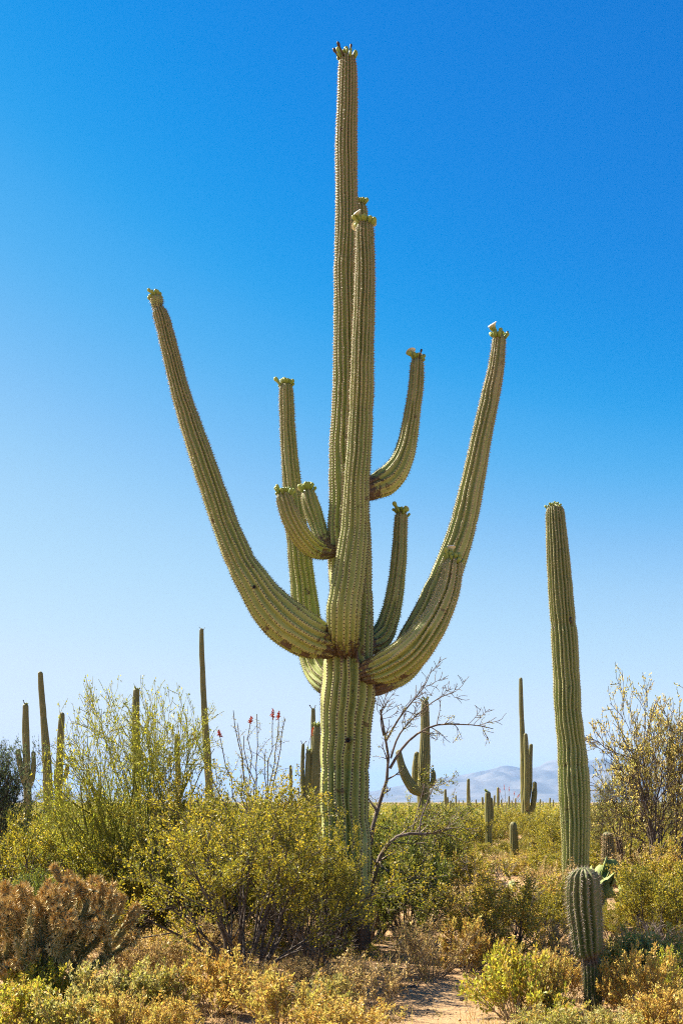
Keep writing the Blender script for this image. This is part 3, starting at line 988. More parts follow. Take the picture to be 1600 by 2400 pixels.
PROTO = {
    'gold': [bursage(s, GOLD, 0.5) for s in (301, 302, 303)],
    'sage': [bursage(s, SAGE, 0.5) for s in (304, 305)],
    'lime': [bursage(s, LIME, 0.5) for s in (306, 307)],
    'straw': [bursage(s, STRAW, 0.6, 24, 0.7, (0.012, 0.03)) for s in (308, 309)],
    'creo': [creosote(s, 15, 0.9, 1.0, (8, 58)) for s in (311, 312, 313)],
    'creog': [creosote(s, 15, 0.9, 1.0, (8, 58), CREO[:4] + GOLD[:4], (3, 3, 1.5, 2, 2, 2, 1, 1)) for s in (321, 322)],
    'dead': [dead_bush(s) for s in (331, 332)],
    'green': [creosote(s, 13, 0.9, 1.1, (8, 58), GREEN, None) for s in (314,)],
}
SIZES = {k: [size_of(p) for p in v] for k, v in PROTO.items()}
use = {}
rp = random.Random(77)
NAMES = {'gold': ("bursage_shrub", "shrub"), 'sage': ("bursage_shrub", "shrub"), 'lime': ("bursage_shrub", "shrub"), 'straw': ("dry_shrub", "shrub"),
         'creo': ("creosote_bush", "bush"), 'creog': ("creosote_bush", "bush"), 'dead': ("dead_shrub", "shrub"), 'green': ("creosote_bush", "bush")}


def shrub(kind, x, yb, wpx, hpx, label, group=None):
    """a shrub with its foot at (x, yb) of the photograph, standing on the ground there"""
    loc = ground_at(x, yb)
    Y = loc[1]
    i = use.get(kind, 0) % len(PROTO[kind])
    use[kind] = use.get(kind, 0) + 1
    hh, ww = SIZES[kind][i]
    sz = hpx * K * Y / F / hh
    sx = wpx * K * Y / F / ww
    loc[2] = relief(loc[0], loc[1])
    return PROTO[kind][i].put(NAMES[kind][0], label, NAMES[kind][1], tuple(loc), rp.uniform(0, 6.28), (sx, sx, sz), group)


# big creosote left of the giant trunk
pl = creosote(401, 24, 1.5, 1.25, (4, 56))
hh, ww = size_of(pl)
loc = ground_at(560, 2236)
pl.put("creosote_bush", "largest creosote bush, olive-yellow, spreading left of the giant saguaro trunk", "bush", tuple(loc), 0.4, (2.45 / ww, 2.2 / ww, 1.76 / hh))
pl = creosote(402, 16, 1.4, 1.1, (4, 50))
hh, ww = size_of(pl)
pl.put("creosote_bush", "creosote bush growing right against the front of the giant saguaro trunk", "bush", tuple(ground_at(722, 2222)), 1.0, (1.1 / ww, 1.0 / ww, 1.36 / hh))
pl = creosote(403, 14, 1.4, 1.1, (6, 50))
hh, ww = size_of(pl)
pl.put("creosote_bush", "creosote bush between the palo verde and the largest creosote bush", "bush", (*ground_at(455, 2165)[:2], 0), 2.0, (1.9 / ww, 1.9 / ww, 1.85 / hh))

# mesquite behind the giant saguaro: bare limbs above, green leaves below
YM = 11.5
ogm = np.array([(850 * K - 800) * YM / F, YM, 0.0])
rng = np.random.default_rng(501)
LM = [([(846, 2230), (846, 2000), (852, 1900), (870, 1845), (892, 1795), (898, 1745), (882, 1690), (873, 1630)], 0.04, 0.010),
      ([(895, 1765), (925, 1712), (960, 1682), (1000, 1662), (1050, 1664), (1095, 1664), (1132, 1674)], 0.017, 0.004),
      ([(886, 1702), (915, 1650), (952, 1604), (978, 1572), (992, 1532)], 0.013, 0.004),
      ([(897, 1742), (912, 1690), (945, 1652), (975, 1626), (1010, 1600), (1046, 1588)], 0.012, 0.004),
      ([(880, 1690), (872, 1650), (884, 1600), (905, 1570)], 0.008, 0.003),
      ([(842, 2120, -.5), (866, 1975, -.7), (896, 1925, -.8), (936, 1906, -.8), (956, 1916, -.8), (976, 1923, -.8), (1010, 1908, -.8), (1037, 1902, -.8)], 0.030, 0.011),
      ([(962, 1915, -.8), (966, 1880, -.8), (985, 1830, -.7), (1002, 1790, -.7)], 0.010, 0.004),
      ([(860, 2205, -.3), (930, 2162, -.6), (985, 2124, -.7), (1028, 2094, -.8)], 0.028, 0.008),
      ([(930, 1990, -.3), (965, 2005, -.4), (985, 2030, -.5), (1000, 2080, -.5)], 0.012, 0.005),
      ([(846, 2180), (880, 2060, -.2), (930, 1960, -.2), (960, 1860), (975, 1800)], 0.020, 0.005),
      ([(850, 2180), (900, 2080, .3), (960, 2000, .3), (1000, 1930, .2), (1030, 1880)], 0.020, 0.005)]
q = [px_limb(a, YM, b0 * 1.15, b1 * 1.1, ogm, 12) for a, b0, b1 in LM]
l0 = (np.stack([a for a, _ in q]), np.stack([a for _, a in q]))
up_l = (l0[0][:5], l0[1][:5])
lo_l = (l0[0][[5, 7, 8, 9, 10]], l0[1][[5, 7, 8, 9, 10]])
u1 = sprout(rng, *up_l, 11, (0.25, 1.0), (25, 70), (0.18, 0.5), 6, 0.55, 0.22, 0.05)
u2 = sprout(rng, *u1, 5, (0.2, 1.0), (25, 60), (0.06, 0.2), 4, 0.6, 0.2, 0.03)
d1 = sprout(rng, *lo_l, 16, (0.15, 1.0), (25, 70), (0.3, 0.65), 6, 0.5, 0.16, 0.02)
d2 = sprout(rng, *d1, 9, (0.15, 1.0), (25, 60), (0.10, 0.28), 5, 0.5, 0.15, -0.03)
sub = rng.choice(len(u2[0]), len(u2[0]) // 2, False)
low = u2[0][sub][:, 0, 2] < 2.6
lv = [leaves(rng, *d2, 10, (0.1, 1.0), 0.012, (0.016, 0.028), 0.45, GREEN + CREO[:3], None, 0.0, 2),
      leaves(rng, u2[0][sub][low], u2[1][sub][low], 6, (0.1, 1.0), 0.02, (0.014, 0.022), 0.5, ((0.40, 0.36, 0.09), (0.30, 0.30, 0.08)), None, 0.0, 2)]
mes = Plant([l0, u1, u2, d1, d2], bark_mat("mesquite bark", (0.085, 0.062, 0.05), (0.23, 0.185, 0.155)), lv, 0.003, ("branches", "crown"))
mes.put("mesquite_tree", "mesquite with bare grey upper branches behind the giant saguaro trunk", "tree", tuple(ogm))


def wood(seed, name, label, loc, H, W, nst, tilt, cols, bark, n1=6, n2=7, n3=4, dens=4, leaf=(0.014, 0.024), az=None, fine=0.0025, up=0.04, rad=0.03, wts=None, aspect=0.5, gn=0.13, rot=0.0, twig=None):
    """small desert tree: thick limbs from the ground, three orders of branches, a thin crown"""
    rng = np.random.default_rng(seed)
    h = H * 0.95
    l0 = limbs_from(rng, nst, 0.06, tilt, (0.45 * h, 0.62 * h), 8, rad, gn, up, az)
    l1 = sprout(rng, *l0, n1, (0.25, 1.0), (15, 50), (0.32 * h, 0.5 * h), 7, 0.55, gn, up)
    l2 = sprout(rng, *l1, n2, (0.2, 1.0), (18, 55), (0.14 * h, 0.26 * h), 6, 0.5, gn, up)
    l3 = sprout(rng, *l2, n3, (0.15, 1.0), (18, 50), (0.05 * h, 0.12 * h), 4, 0.6, gn, up)
    lv = [leaves(rng, *l3, dens, (0.15, 1.0), 0.012, leaf, aspect, cols, wts, 0.1, 2)]
    p = Plant([l0, l1], bark, lv, fine, ("branches", "crown"), twigs=(twig or bark, [l2, l3]))
    hh, ww = size_of(p)
    return p.put(name, label, "tree", tuple(loc), rot, (W / ww, W / ww, H / hh))


PVC = ((0.36, 0.36, 0.03), (0.29, 0.32, 0.03), (0.48, 0.41, 0.03), (0.20, 0.23, 0.03))
wood(601, "palo_verde_tree", "feathery green palo verde on the left, a saguaro pole standing behind it", (*ground_at(300, 2150)[:2], 0), 2.85, 1.95, 12, (4, 44), PVC, M_BARK_PV, 6, 6, 5, 3, (0.018, 0.032), rad=0.03, twig=M_TWIG_PV)
wood(602, "palo_verde_tree", "low tangle of palo verde branches behind the cholla", (*ground_at(185, 2120)[:2], 0), 1.6, 2.0, 10, (20, 75), PVC + ((0.28, 0.22, 0.08),), M_BARK_PV, 6, 7, 4, 2, (0.016, 0.028), rad=0.025, twig=M_TWIG_PV)
wood(603, "mesquite_tree", "dark green leafy tree cut by the left edge", (*ground_at(-30, 2110)[:2], 0), 2.45, 1.35, 10, (4, 50), ((0.07, 0.11, 0.05), (0.10, 0.14, 0.06), (0.05, 0.08, 0.035), (0.15, 0.18, 0.07)), M_BARK_DARK, 7, 8, 4, 5, (0.022, 0.036), rad=0.03)
wood(604, "mesquite_tree", "sparse yellow-leaved tree with dark branches at the right edge", (*ground_at(1515, 2052)[:2], 0), 3.5, 2.7, 12, (6, 56), ((0.60, 0.48, 0.12), (0.50, 0.42, 0.09), (0.34, 0.34, 0.07), (0.64, 0.50, 0.17)), M_BARK_CREO, 7, 7, 4, 5, (0.028, 0.048), rad=0.035, fine=0.004)
wood(605, "mesquite_tree", "leafy yellow-green shrub tree just right of the lone saguaro column", (*ground_at(1440, 2040)[:2], 0), 2.45, 1.6, 8, (8, 60), ((0.34, 0.31, 0.08), (0.24, 0.25, 0.06), (0.16, 0.19, 0.05)), M_BARK_DARK, 6, 7, 4, 3, (0.02, 0.032), rad=0.022, fine=0.003)

wood(606, "palo_verde_tree", "leafy yellow-green palo verde bush under the saguaro with the raised left arm", (*ground_at(960, 2105)[:2], 0), 1.45, 1.3, 10, (8, 58), PVC + GREEN, M_BARK_DARK, 6, 7, 4, 5, (0.02, 0.034), rad=0.02)

# ocotillo wands with red flower tips
M_RED = bark_mat("ocotillo petals", (0.50, 0.08, 0.03), (0.62, 0.16, 0.06), 60)


def ocotillo(label, Y, basex, tips, seed, leafy=6, r=0.011):
    rng = np.random.default_rng(seed)
    og = np.array([(basex * K - 800) * Y / F, Y, 0.0])
    q = []
    for (x, y, dy, fl) in tips:
        tp = P(x, y, Y + dy) - og
        t = np.linspace(0, 1, 12)[:, None]
        mid = np.array([tp[0] * 0.35, tp[1] * 0.35, tp[2] * 0.55])
        c = (1 - t) ** 2 * np.zeros(3) + 2 * t * (1 - t) * mid + t * t * tp
        c[1:-1] += rng.normal(0, 0.03, (10, 3))
        q.append(c)
    l0 = (np.stack(q), np.stack([np.linspace(r, r * 0.4, 12)] * len(q)))
    l1 = sprout(rng, *l0, 7, (0.3, 0.95), (25, 60), (0.2, 0.55), 5, 0.6, 0.2, 0.04) if leafy else None
    lv = [leaves(rng, *l0, leafy * 6, (0.25, 1.0), 0.02, (0.018, 0.03), 0.5, CREO + PVC, None, 0.1, 2)] if leafy else None
    if l1:
        lv.append(leaves(rng, *l1, leafy, (0.2, 1.0), 0.02, (0.018, 0.03), 0.5, CREO + PVC, None, 0.1, 2))
    pl = Plant([l0] + ([l1] if l1 else []), M_BARK_OCO, lv, 0.003, ("wands", "foliage"))
    t = pl.put("ocotillo", label, "ocotillo", tuple(og))
    for c, tpd in zip(q, tips):
        if tpd[3] > 0:
            d = unit(c[-1] - c[-2])
            ln = tpd[3]
            pr = []
            n = 46
            V, Fv = [], []
            for k in range(n):                     # a spike of small tubular petals
                s = rng.uniform(0, 1)
                p0 = c[-1] + d * ln * (s - 0.1)
                o_ = unit(rng.normal(0, 1, 3) + d * 0.6)
                w_ = unit(np.cross(o_, rng.normal(0, 1, 3))) * 0.007
                tip_ = p0 + o_ * (0.05 * (1.1 - 0.7 * s))
                b_ = len(V)
                V += [p0 - w_, p0 + w_, tip_ + w_ * 0.7, tip_ - w_ * 0.7]
                Fv.append((b_, b_ + 1, b_ + 2, b_ + 3))
            mk("flower_cluster", V, Fv, M_RED, t, False)
    return t


ocotillo("twiggy ocotillo with red flower tips left of the giant saguaro", 15.0, 590,
         [(575, 1660, 0, .12), (626, 1645, .2, .12), (640, 1651, .3, .12), (505, 1690, -.2, .10), (449, 1697, -.3, .10), (536, 1632, .2, 0), (655, 1650, .1, 0), (560, 1690, .4, 0), (610, 1720, -.2, 0), (545, 1660, .5, 0), (590, 1640, -.3, 0)], 701, 9, 0.015)
ocotillo("single leaning ocotillo wand with a red tip beside the clustered saguaro", 20.0, 655, [(715, 1686, 0, .16), (672, 1760, 0.3, 0)], 702, 0)
ocotillo("far bare ocotillo wands with reddish tips before the mountains", 48.0, 1165,
         [(1148, 1819, 0, .22), (1158, 1812, .5, .22), (1168, 1816, 0, .22), (1180, 1825, .4, .2), (1196, 1812, 0, .2), (1205, 1813, 1, .2), (1188, 1830, -1, .2), (1155, 1835, 1, 0)], 703, 0, 0.02)

# ------------------------------------------------------------------ cholla: every joint a piece
def joint_mesh(seed, ln, rad, gold):
    rng = np.random.default_rng(seed)
    k, n = 7, 6
    z = np.linspace(0, ln, n)
    rr = rad * np.array([0.6, 0.95, 1.0, 1.0, 0.9, 0.35])
    th = np.arange(k) * 2 * math.pi / k
    V = np.stack([rr[:, None] * np.cos(th), rr[:, None] * np.sin(th), np.broadcast_to(z[:, None], (n, k))], -1)
    V *= 1 + 0.10 * rng.normal(0, 1, (n, k, 1)) * np.array([1, 1, 0])
    I = np.arange(n - 1)[:, None] * k
    J = np.arange(k)[None]
    J2 = (J + 1) % k
    Fq = np.stack([I + J, I + J2, I + k + J2, I + k + J], -1).reshape(-1, 4)
    Ft = np.vstack([Fq[:, [0, 1, 2]], Fq[:, [0, 2, 3]]])
    body = np.array((0.15, 0.14, 0.05)) if not gold else np.array((0.20, 0.14, 0.05))
    C = np.repeat(body[None] * rng.uniform(0.8, 1.2, (n * k, 1)), 1, 0)
    m_ = 190
    s = rng.uniform(0.05, 1.0, m_) if not gold else rng.uniform(0.0, 1.0, m_) ** 0.6
    a = rng.uniform(0, 6.283, m_)
    o_ = np.stack([np.cos(a), np.sin(a), 0 * a], 1)
    p0 = o_ * rad * 0.8 * np.where(s > 0.9, 0.5, 1)[:, None] + np.array([0, 0, 1]) * (s * ln)[:, None]
    d = unit(o_ + rng.normal(0, 0.5, (m_, 3)) + np.array([0, 0, 0.3]) + np.where(s > 0.8, 0.8, 0)[:, None] * np.array([0, 0, 1]))
    L = rng.uniform(0.016, 0.030, m_)[:, None]
    w_ = unit(np.cross(d, rng.normal(0, 1, (m_, 3)))) * (0.0034 if gold else 0.0028)
    V2 = np.stack([p0 - w_, p0 + w_, p0 + d * L], 1).reshape(-1, 3)
    F2 = np.arange(m_ * 3).reshape(-1, 3) + n * k
    cs = np.array(((0.56, 0.40, 0.14), (0.66, 0.50, 0.20), (0.42, 0.24, 0.07))) if gold else np.array(((0.56, 0.43, 0.17), (0.42, 0.28, 0.10), (0.66, 0.52, 0.24)))
    C2 = np.repeat(cs[rng.choice(3, m_)], 3, 0)
    o = mk("joint", np.vstack([V.reshape(-1, 3), V2]), np.vstack([Ft, F2]), M_SPINE, None, False, cols=np.vstack([C, C2]))
    me = o.data
    bpy.data.objects.remove(o)
    return me


JW = [joint_mesh(s, 0.17, 0.016, False) for s in (1, 2, 3)]
JG = [joint_mesh(s, 0.09, 0.017, True) for s in (4, 5, 6)]


def cholla(label, loc, seed, nst, h, spread, limit=280, big_=1.25):
    rc = random.Random(seed)
    t = thing("cholla_cactus", label, "cactus", tuple(loc))
    todo = []
    for i in range(nst):
        a = rc.uniform(0, 6.283)
        ti = rc.uniform(5, spread)
        d = Vector((math.cos(a) * math.sin(R(ti)), math.sin(a) * math.sin(R(ti)), math.cos(R(ti))))
        todo.append((Vector((math.cos(a) * 0.08, math.sin(a) * 0.08, -0.02)), d, 0))
    cnt = 0
    while todo and cnt < limit:
        p, d, lv = todo.pop(0)
        end = lv >= 4 or cnt > limit * 0.5 or (lv >= 1 and rc.random() < 0.15) or p.z > h * rc.uniform(0.6, 1.0)
        me = rc.choice(JG if end else JW)
        s = rc.uniform(0.8, 1.15) * (1.25 if lv == 0 else 1.0)
        o = bpy.data.objects.new("joint", me)
        COL.objects.link(o)
        o.parent = t
        o.location = p
        o.rotation_mode = 'QUATERNION'
        o.rotation_quaternion = d.to_track_quat('Z', 'Y')
        o.scale = (s, s, s)
        cnt += 1
        if not end:
            L = 0.17 * s
            for k in range(rc.choice((2, 2, 3)) if lv < 3 else 2):
                nd = (d + Vector((rc.gauss(0, .55), rc.gauss(0, .55), rc.gauss(0.18, .35)))).normalized()
                st = p + d * L * rc.uniform(0.75, 0.97)
                if st.z > 0.03:
                    todo.append((st, nd, lv + 1))
    t.scale = (big_, big_, big_ * 1.2)
    return t


cholla("golden-spined cholla cactus thicket at the lower left edge", (*ground_at(105, 2285)[:2], 0), 3, 17, 0.95, 55, 300, 1.62)
cholla("smaller golden cholla cut by the left edge beside the big one", (*ground_at(0, 2270)[:2], 0), 8, 10, 0.75, 55, 160)

# ------------------------------------------------------------------ prickly pears: every pad a piece
M_PAD = cactus_mat("prickly pear skin", (0.17, 0.22, 0.06), (0.25, 0.28, 0.08), (0.3, 0.3, 0.1))


def pad_mesh(seed):
    rng = np.random.default_rng(seed)
    n, k = 9, 12
    z = np.linspace(0, 1, n)
    wd = np.sqrt(np.clip(np.sin(np.pi * (0.06 + 0.94 * z ** 0.8)), 0, 1)) * 0.43
    th = np.arange(k) * 2 * math.pi / k
    V = np.stack([wd[:, None] * np.cos(th), 0.16 * wd[:, None] * np.sin(th) + 0.03 * np.sin(3 * z)[:, None], np.broadcast_to(z[:, None], (n, k))], -1)
    I = np.arange(n - 1)[:, None] * k
    J = np.arange(k)[None]
    J2 = (J + 1) % k
    Fc = np.stack([I + J, I + J2, I + k + J2, I + k + J], -1).reshape(-1, 4)
    o = mk("pad", V.reshape(-1, 3), Fc, M_PAD, None, True, {"crest": np.zeros(n * k), "cork": np.zeros(n * k)})
    me = o.data
    bpy.data.objects.remove(o)
    return me


PADS = [pad_mesh(1), pad_mesh(2)]


def prickly_pear(label, loc, seed, n0, size, levels=2):
    rc = random.Random(seed)
    t = thing("prickly_pear", label, "cactus", tuple(loc))
    todo = [(Vector((rc.uniform(-.25, .25) * n0 / 3, rc.uniform(-.15, .15), -0.02)), Vector((rc.gauss(0, .3), rc.gauss(0, .3), 1)).normalized(), 0) for _ in range(n0)]
    while todo:
        p, d, lv = todo.pop(0)
        s = size * rc.uniform(0.75, 1.15)
        o = bpy.data.objects.new("pad", rc.choice(PADS))
        COL.objects.link(o)
        o.parent = t
        o.location = p
        o.rotation_mode = 'QUATERNION'
        o.rotation_quaternion = d.to_track_quat('Z', 'Y') @ Quaternion((0, 0, 1), rc.uniform(0, 3.14))
        o.scale = (s, s, s)
        if lv < levels:
            for _ in range(rc.choice((1, 2, 2))):
                nd = (d + Vector((rc.gauss(0, .5), rc.gauss(0, .4), 0.15))).normalized()
                todo.append((p + d * s * 0.88 + Vector((rc.uniform(-.2, .2) * s, 0, 0)), nd, lv + 1))
    return t


prickly_pear("prickly pear with green pads just right of the lone saguaro's foot", (*ground_at(1428, 2125)[:2], 0), 14, 7, 0.25, 3)
prickly_pear("prickly pear pads in the scrub left of the lone saguaro", (*ground_at(1212, 2118)[:2], 0), 5, 5, 0.21, 1)
prickly_pear("pale prickly pear pads right of the mesquite's green leaves", (*ground_at(1050, 2070)[:2], 0), 6, 4, 0.17, 1)
prickly_pear("small prickly pear low in the gold shrub beside the young saguaro", (*ground_at(1212, 2345)[:2], 0), 7, 2, 0.15, 0)
prickly_pear("single-stack prickly pear under the round-topped young saguaro", (*ground_at(1172, 2055)[:2], 0), 9, 1, 0.2, 1)

# ------------------------------------------------------------------ barrel cacti
def barrel(label, x, ytop, wpx, Y, seed):
    og = np.array([(x * K - 800) * Y / F, Y, 0.0])
    t = thing("barrel_cactus", label, "cactus", tuple(og))
    top = P(x, ytop, Y)
    rr = wpx * K * Y / F / 2
    pts = [og + np.array([0, 0, -0.05]), og + np.array([0, 0, top[2] * 0.3]), og + np.array([0.01, 0, top[2] * 0.7]), top]
    ribbed("body", pts, [rr * 0.85, rr, rr, rr * 0.9], 16, 0.2, M_BARREL, t, seed, 6, 0.03, 0.9, wob=0.4, origin=og,
           sp=dict(step=0.035, n=6, length=0.045, width=0.005, pad=0.008, low=(0.25, 0.17, 0.10), high=(0.45, 0.30, 0.17), mid=0.5))


barrel("dark barrel cactus in the scrub near the left edge", 55, 1879, 27, 20, 801)
barrel("round brown-spined barrel cactus right of the lone saguaro", 1394, 1910, 27, 18, 802)
barrel("slim dark barrel cactus right of the brown-spined one", 1420, 1926, 13, 19, 803)

# ------------------------------------------------------------------ named shrubs, front to back
SH = [
    # kind, foot x, foot y, width, height, label
    ('lime', 30, 2372, 230, 125, "lime-yellow low shrub filling the bottom left corner"),
    ('sage', 165, 2385, 190, 120, "second low shrub from the left along the bottom edge"),
    ('gold', 285, 2390, 170, 115, "third low shrub from the left along the bottom edge"),
    ('lime', 95, 2318, 190, 110, "yellow-green low shrub at the foot of the cholla"),
    ('sage', 250, 2335, 180, 130, "pale grey-green low shrub right of the cholla's foot"),
    ('sage', 350, 2322, 160, 125, "grey-green low shrub left of the orange-brown one"),
    ('gold', 395, 2378, 150, 95, "gold low shrub at the bottom edge under the orange-brown one"),
    ('gold', 490, 2310, 190, 140, "orange-brown low shrub under the largest creosote bush"),
    ('gold', 650, 2352, 230, 135, "gold-brown low shrub at the bottom left of the centre"),
    ('sage', 745, 2320, 150, 95, "thin low shrub between the two gold-brown ones left of the path"),
    ('straw', 835, 2305, 180, 135, "brown twiggy shrub bordering the sandy path on its left"),
    ('gold', 795, 2385, 200, 95, "gold low shrub at the bottom edge left of the sandy path"),
    ('straw', 985, 2248, 210, 130, "brown-gold dome shrub at the far end of the sandy path"),
    ('gold', 1080, 2235, 150, 120, "gold shrub right behind the end of the sandy path"),
    ('lime', 1190, 2342, 230, 160, "large bright yellow shrub right of the sandy path"),
    ('gold', 1235, 2325, 140, 140, "orange-tinged shrub between the yellow one and the young saguaro"),
    ('sage', 1265, 2395, 180, 85, "pale low shrub at the bottom edge left of the young saguaro"),
    ('gold', 1468, 2330, 170, 140, "gold-brown shrub just right of the young saguaro"),
    ('sage', 1400, 2395, 170, 80, "pale low shrub at the bottom edge under the young saguaro"),
    ('gold', 1530, 2380, 190, 110, "gold low shrub in the bottom right corner"),
    ('lime', 1545, 2290, 150, 110, "yellowish low shrub at the right edge above the corner"),
    ('sage', 1490, 2245, 190, 120, "grey-green low shrub right of the young saguaro's waist"),
    ('gold', 1420, 2235, 160, 100, "small gold shrub behind the young saguaro's right side"),
    ('straw', 330, 2255, 170, 110, "straw-coloured shrub between the cholla and the largest creosote"),
    ('straw', 420, 2245, 150, 105, "straw-coloured shrub under the left side of the largest creosote"),
    ('dead', 215, 2105, 220, 210, "leafless grey shrub in the tangle left of the palo verde"),
    ('dead', 90, 2150, 200, 200, "leafless grey shrub above the cholla's left half"),
    ('dead', 1120, 2130, 200, 160, "leafless grey shrub standing in the scrub left of the lone saguaro"),
    ('dead', 1075, 2180, 160, 120, "low leafless grey shrub between mesquite and gold creosote"),
    ('dead', 700, 2205, 200, 190, "leafless twigs at the giant saguaro's foot on the left"),
    ('dead', 1530, 2215, 170, 120, "leafless grey shrub at the right edge"),
    ('straw', 1150, 2008, 110, 50, "low straw shrub at the foot of the round-topped young saguaro"),
    ('creog', 1212, 2014, 130, 62, "small gold creosote just right of the round-topped young saguaro"),
    ('straw', 1095, 1995, 110, 55, "low straw shrub left of the round-topped young saguaro"),
    ('straw', 290, 2228, 150, 100, "small straw shrub at the cholla's right shoulder"),
    ('gold', 375, 2212, 160, 95, "small gold shrub in the shade left of the largest creosote's stems"),
    ('straw', 615, 2272, 170, 75, "thin straw shrub at the foot of the largest creosote's stems"),
    ('straw', 705, 2262, 150, 70, "thin straw shrub before the giant saguaro's foot"),
    ('gold', 1290, 2292, 130, 105, "small gold shrub behind the young saguaro's left side"),
    ('straw', 1300, 2225, 150, 110, "straw-coloured shrub beside the young saguaro's waist on the left"),
    ('straw', 470, 2200, 170, 110, "straw-coloured shrub behind the largest creosote's left stems"),
    ('creog', 1165, 2205, 300, 200, "wide yellow-olive creosote left of the young saguaro"),
    ('creo', 1255, 2165, 200, 150, "olive creosote just left of the young saguaro's top"),
    ('creo', 1500, 2190, 220, 205, "dense olive creosote right of the young saguaro's top"),
    ('creog', 1560, 2160, 230, 230, "olive creosote at the right edge behind the grey-green shrub"),
    ('creo', 1400, 2150, 150, 85, "low creosote in front of the prickly pear by the lone saguaro"),
    ('straw', 1060, 2150, 200, 130, "straw-coloured dry shrub right of the mesquite"),
    ('green', 935, 2165, 200, 250, "dark green bush under the mesquite limbs right of the giant trunk"),
    ('green', 868, 2150, 190, 270, "dark green bush touching the giant trunk on its right"),
    ('creog', 1100, 2110, 220, 150, "mid-sized creosote behind the straw-coloured dry shrub"),
    ('straw', 1262, 2085, 120, 110, "brown dry shrub touching the lone saguaro's foot on its left"),
    ('creog', 1010, 2090, 190, 160, "yellow creosote right of the dark green bushes"),
    ('creo', 640, 2150, 260, 290, "creosote behind the largest one, under the ocotillo"),
    ('creo', 700, 2110, 180, 270, "creosote left of the giant trunk under the clustered saguaro"),
    ('green', 60, 2190, 220, 190, "green bush behind the cholla near the left edge"),
    ('straw', 40, 2120, 230, 150, "dry brown shrub under the dark tree at the left edge"),
    ('creo', 120, 2080, 220, 190, "olive creosote below the three far saguaros"),
    ('straw', 205, 2090, 220, 170, "dry tangle left of the palo verde's foot"),
    ('green', 375, 2110, 220, 240, "green bush right of the palo verde's foot"),
    ('creo', 560, 2060, 250, 230, "far creosote below the ocotillo's red tips"),
]
for s_ in SH:
    shrub(*s_)

# shrubs of the plain, too alike to tell apart
rq = random.Random(12)
placed = []
KEEP = [(1178, 22.0), (1120, 25.0), (1210, 30.0), (1208, 14.5), (1050, 16.0), (1398, 15.0)]
n_mid = 0
for tries in range(6000):
    Y = 10.8 * (48 / 10.8) ** rq.random()
    xx = rq.uniform(-0.40, 0.40) * Y
    px = (xx * F / Y + 800) / K
    if px < -40 or px > 1610:
        continue
    if 755 < px < 840 and Y < 30:
        continue
    if Y < 12 and 880 < px < 1120:
        continue
    if 1280 < px < 1360 and Y < 15.6:
        continue
    if any(abs(px - a) < 700 / Y and Y < d + 0.5 for a, d in KEEP):
        continue
    short = any(abs(px - a) < 1700 / Y and Y < d + 0.5 for a, d in KEEP)
    if any((xx - q[0]) ** 2 + (Y - q[1]) ** 2 < (0.55 + 0.028 * Y) ** 2 * 1.35 for q in placed):
        continue
    placed.append((xx, Y))
    k = rq.choices(('creo', 'straw', 'green', 'lime'), (7, 1.6, 0.7, 1.2))[0]
    hgt = rq.uniform(0.8, 1.35) if k in ('creo', 'green') else rq.uniform(0.5, 0.8)
    if Y < 17:
        hgt *= 0.72 if px > 880 else 0.95
    wid = hgt * rq.uniform(1.2, 1.8)
    if short:
        hgt *= 0.5
        wid *= 0.75
    i = rq.randrange(len(PROTO[k]))
    hh, ww = SIZES[k][i]
    reg = next(t for lim, t in ((310, "behind the palo verde"), (760, "left of the giant saguaro"), (1040, "right behind the giant saguaro"),
                                (1290, "between the giant and the lone saguaro"), (1e9, "right of the lone saguaro")) if px < lim)
    band = "near" if Y < 16 else ("mid-distance" if Y < 27 else "far")
    lab = {'creo': "%s yellow-olive creosote %s, one of several alike", 'straw': "%s small dry straw shrub %s",
           'green': "%s dark green bush %s", 'lime': "%s small yellow shrub %s"}[k] % (band, reg)
    PROTO[k][i].put(NAMES[k][0], lab, NAMES[k][1], (xx, Y, 0), rq.uniform(0, 6.28), (wid / ww, wid / ww, hgt / hh),
                    {'creo': "%s creosotes %s", 'straw': "%s dry shrubs %s", 'green': "%s green bushes %s", 'lime': "%s yellow shrubs %s"}[k] % (band, reg))
    n_mid += 1
    if n_mid > 230:
        break

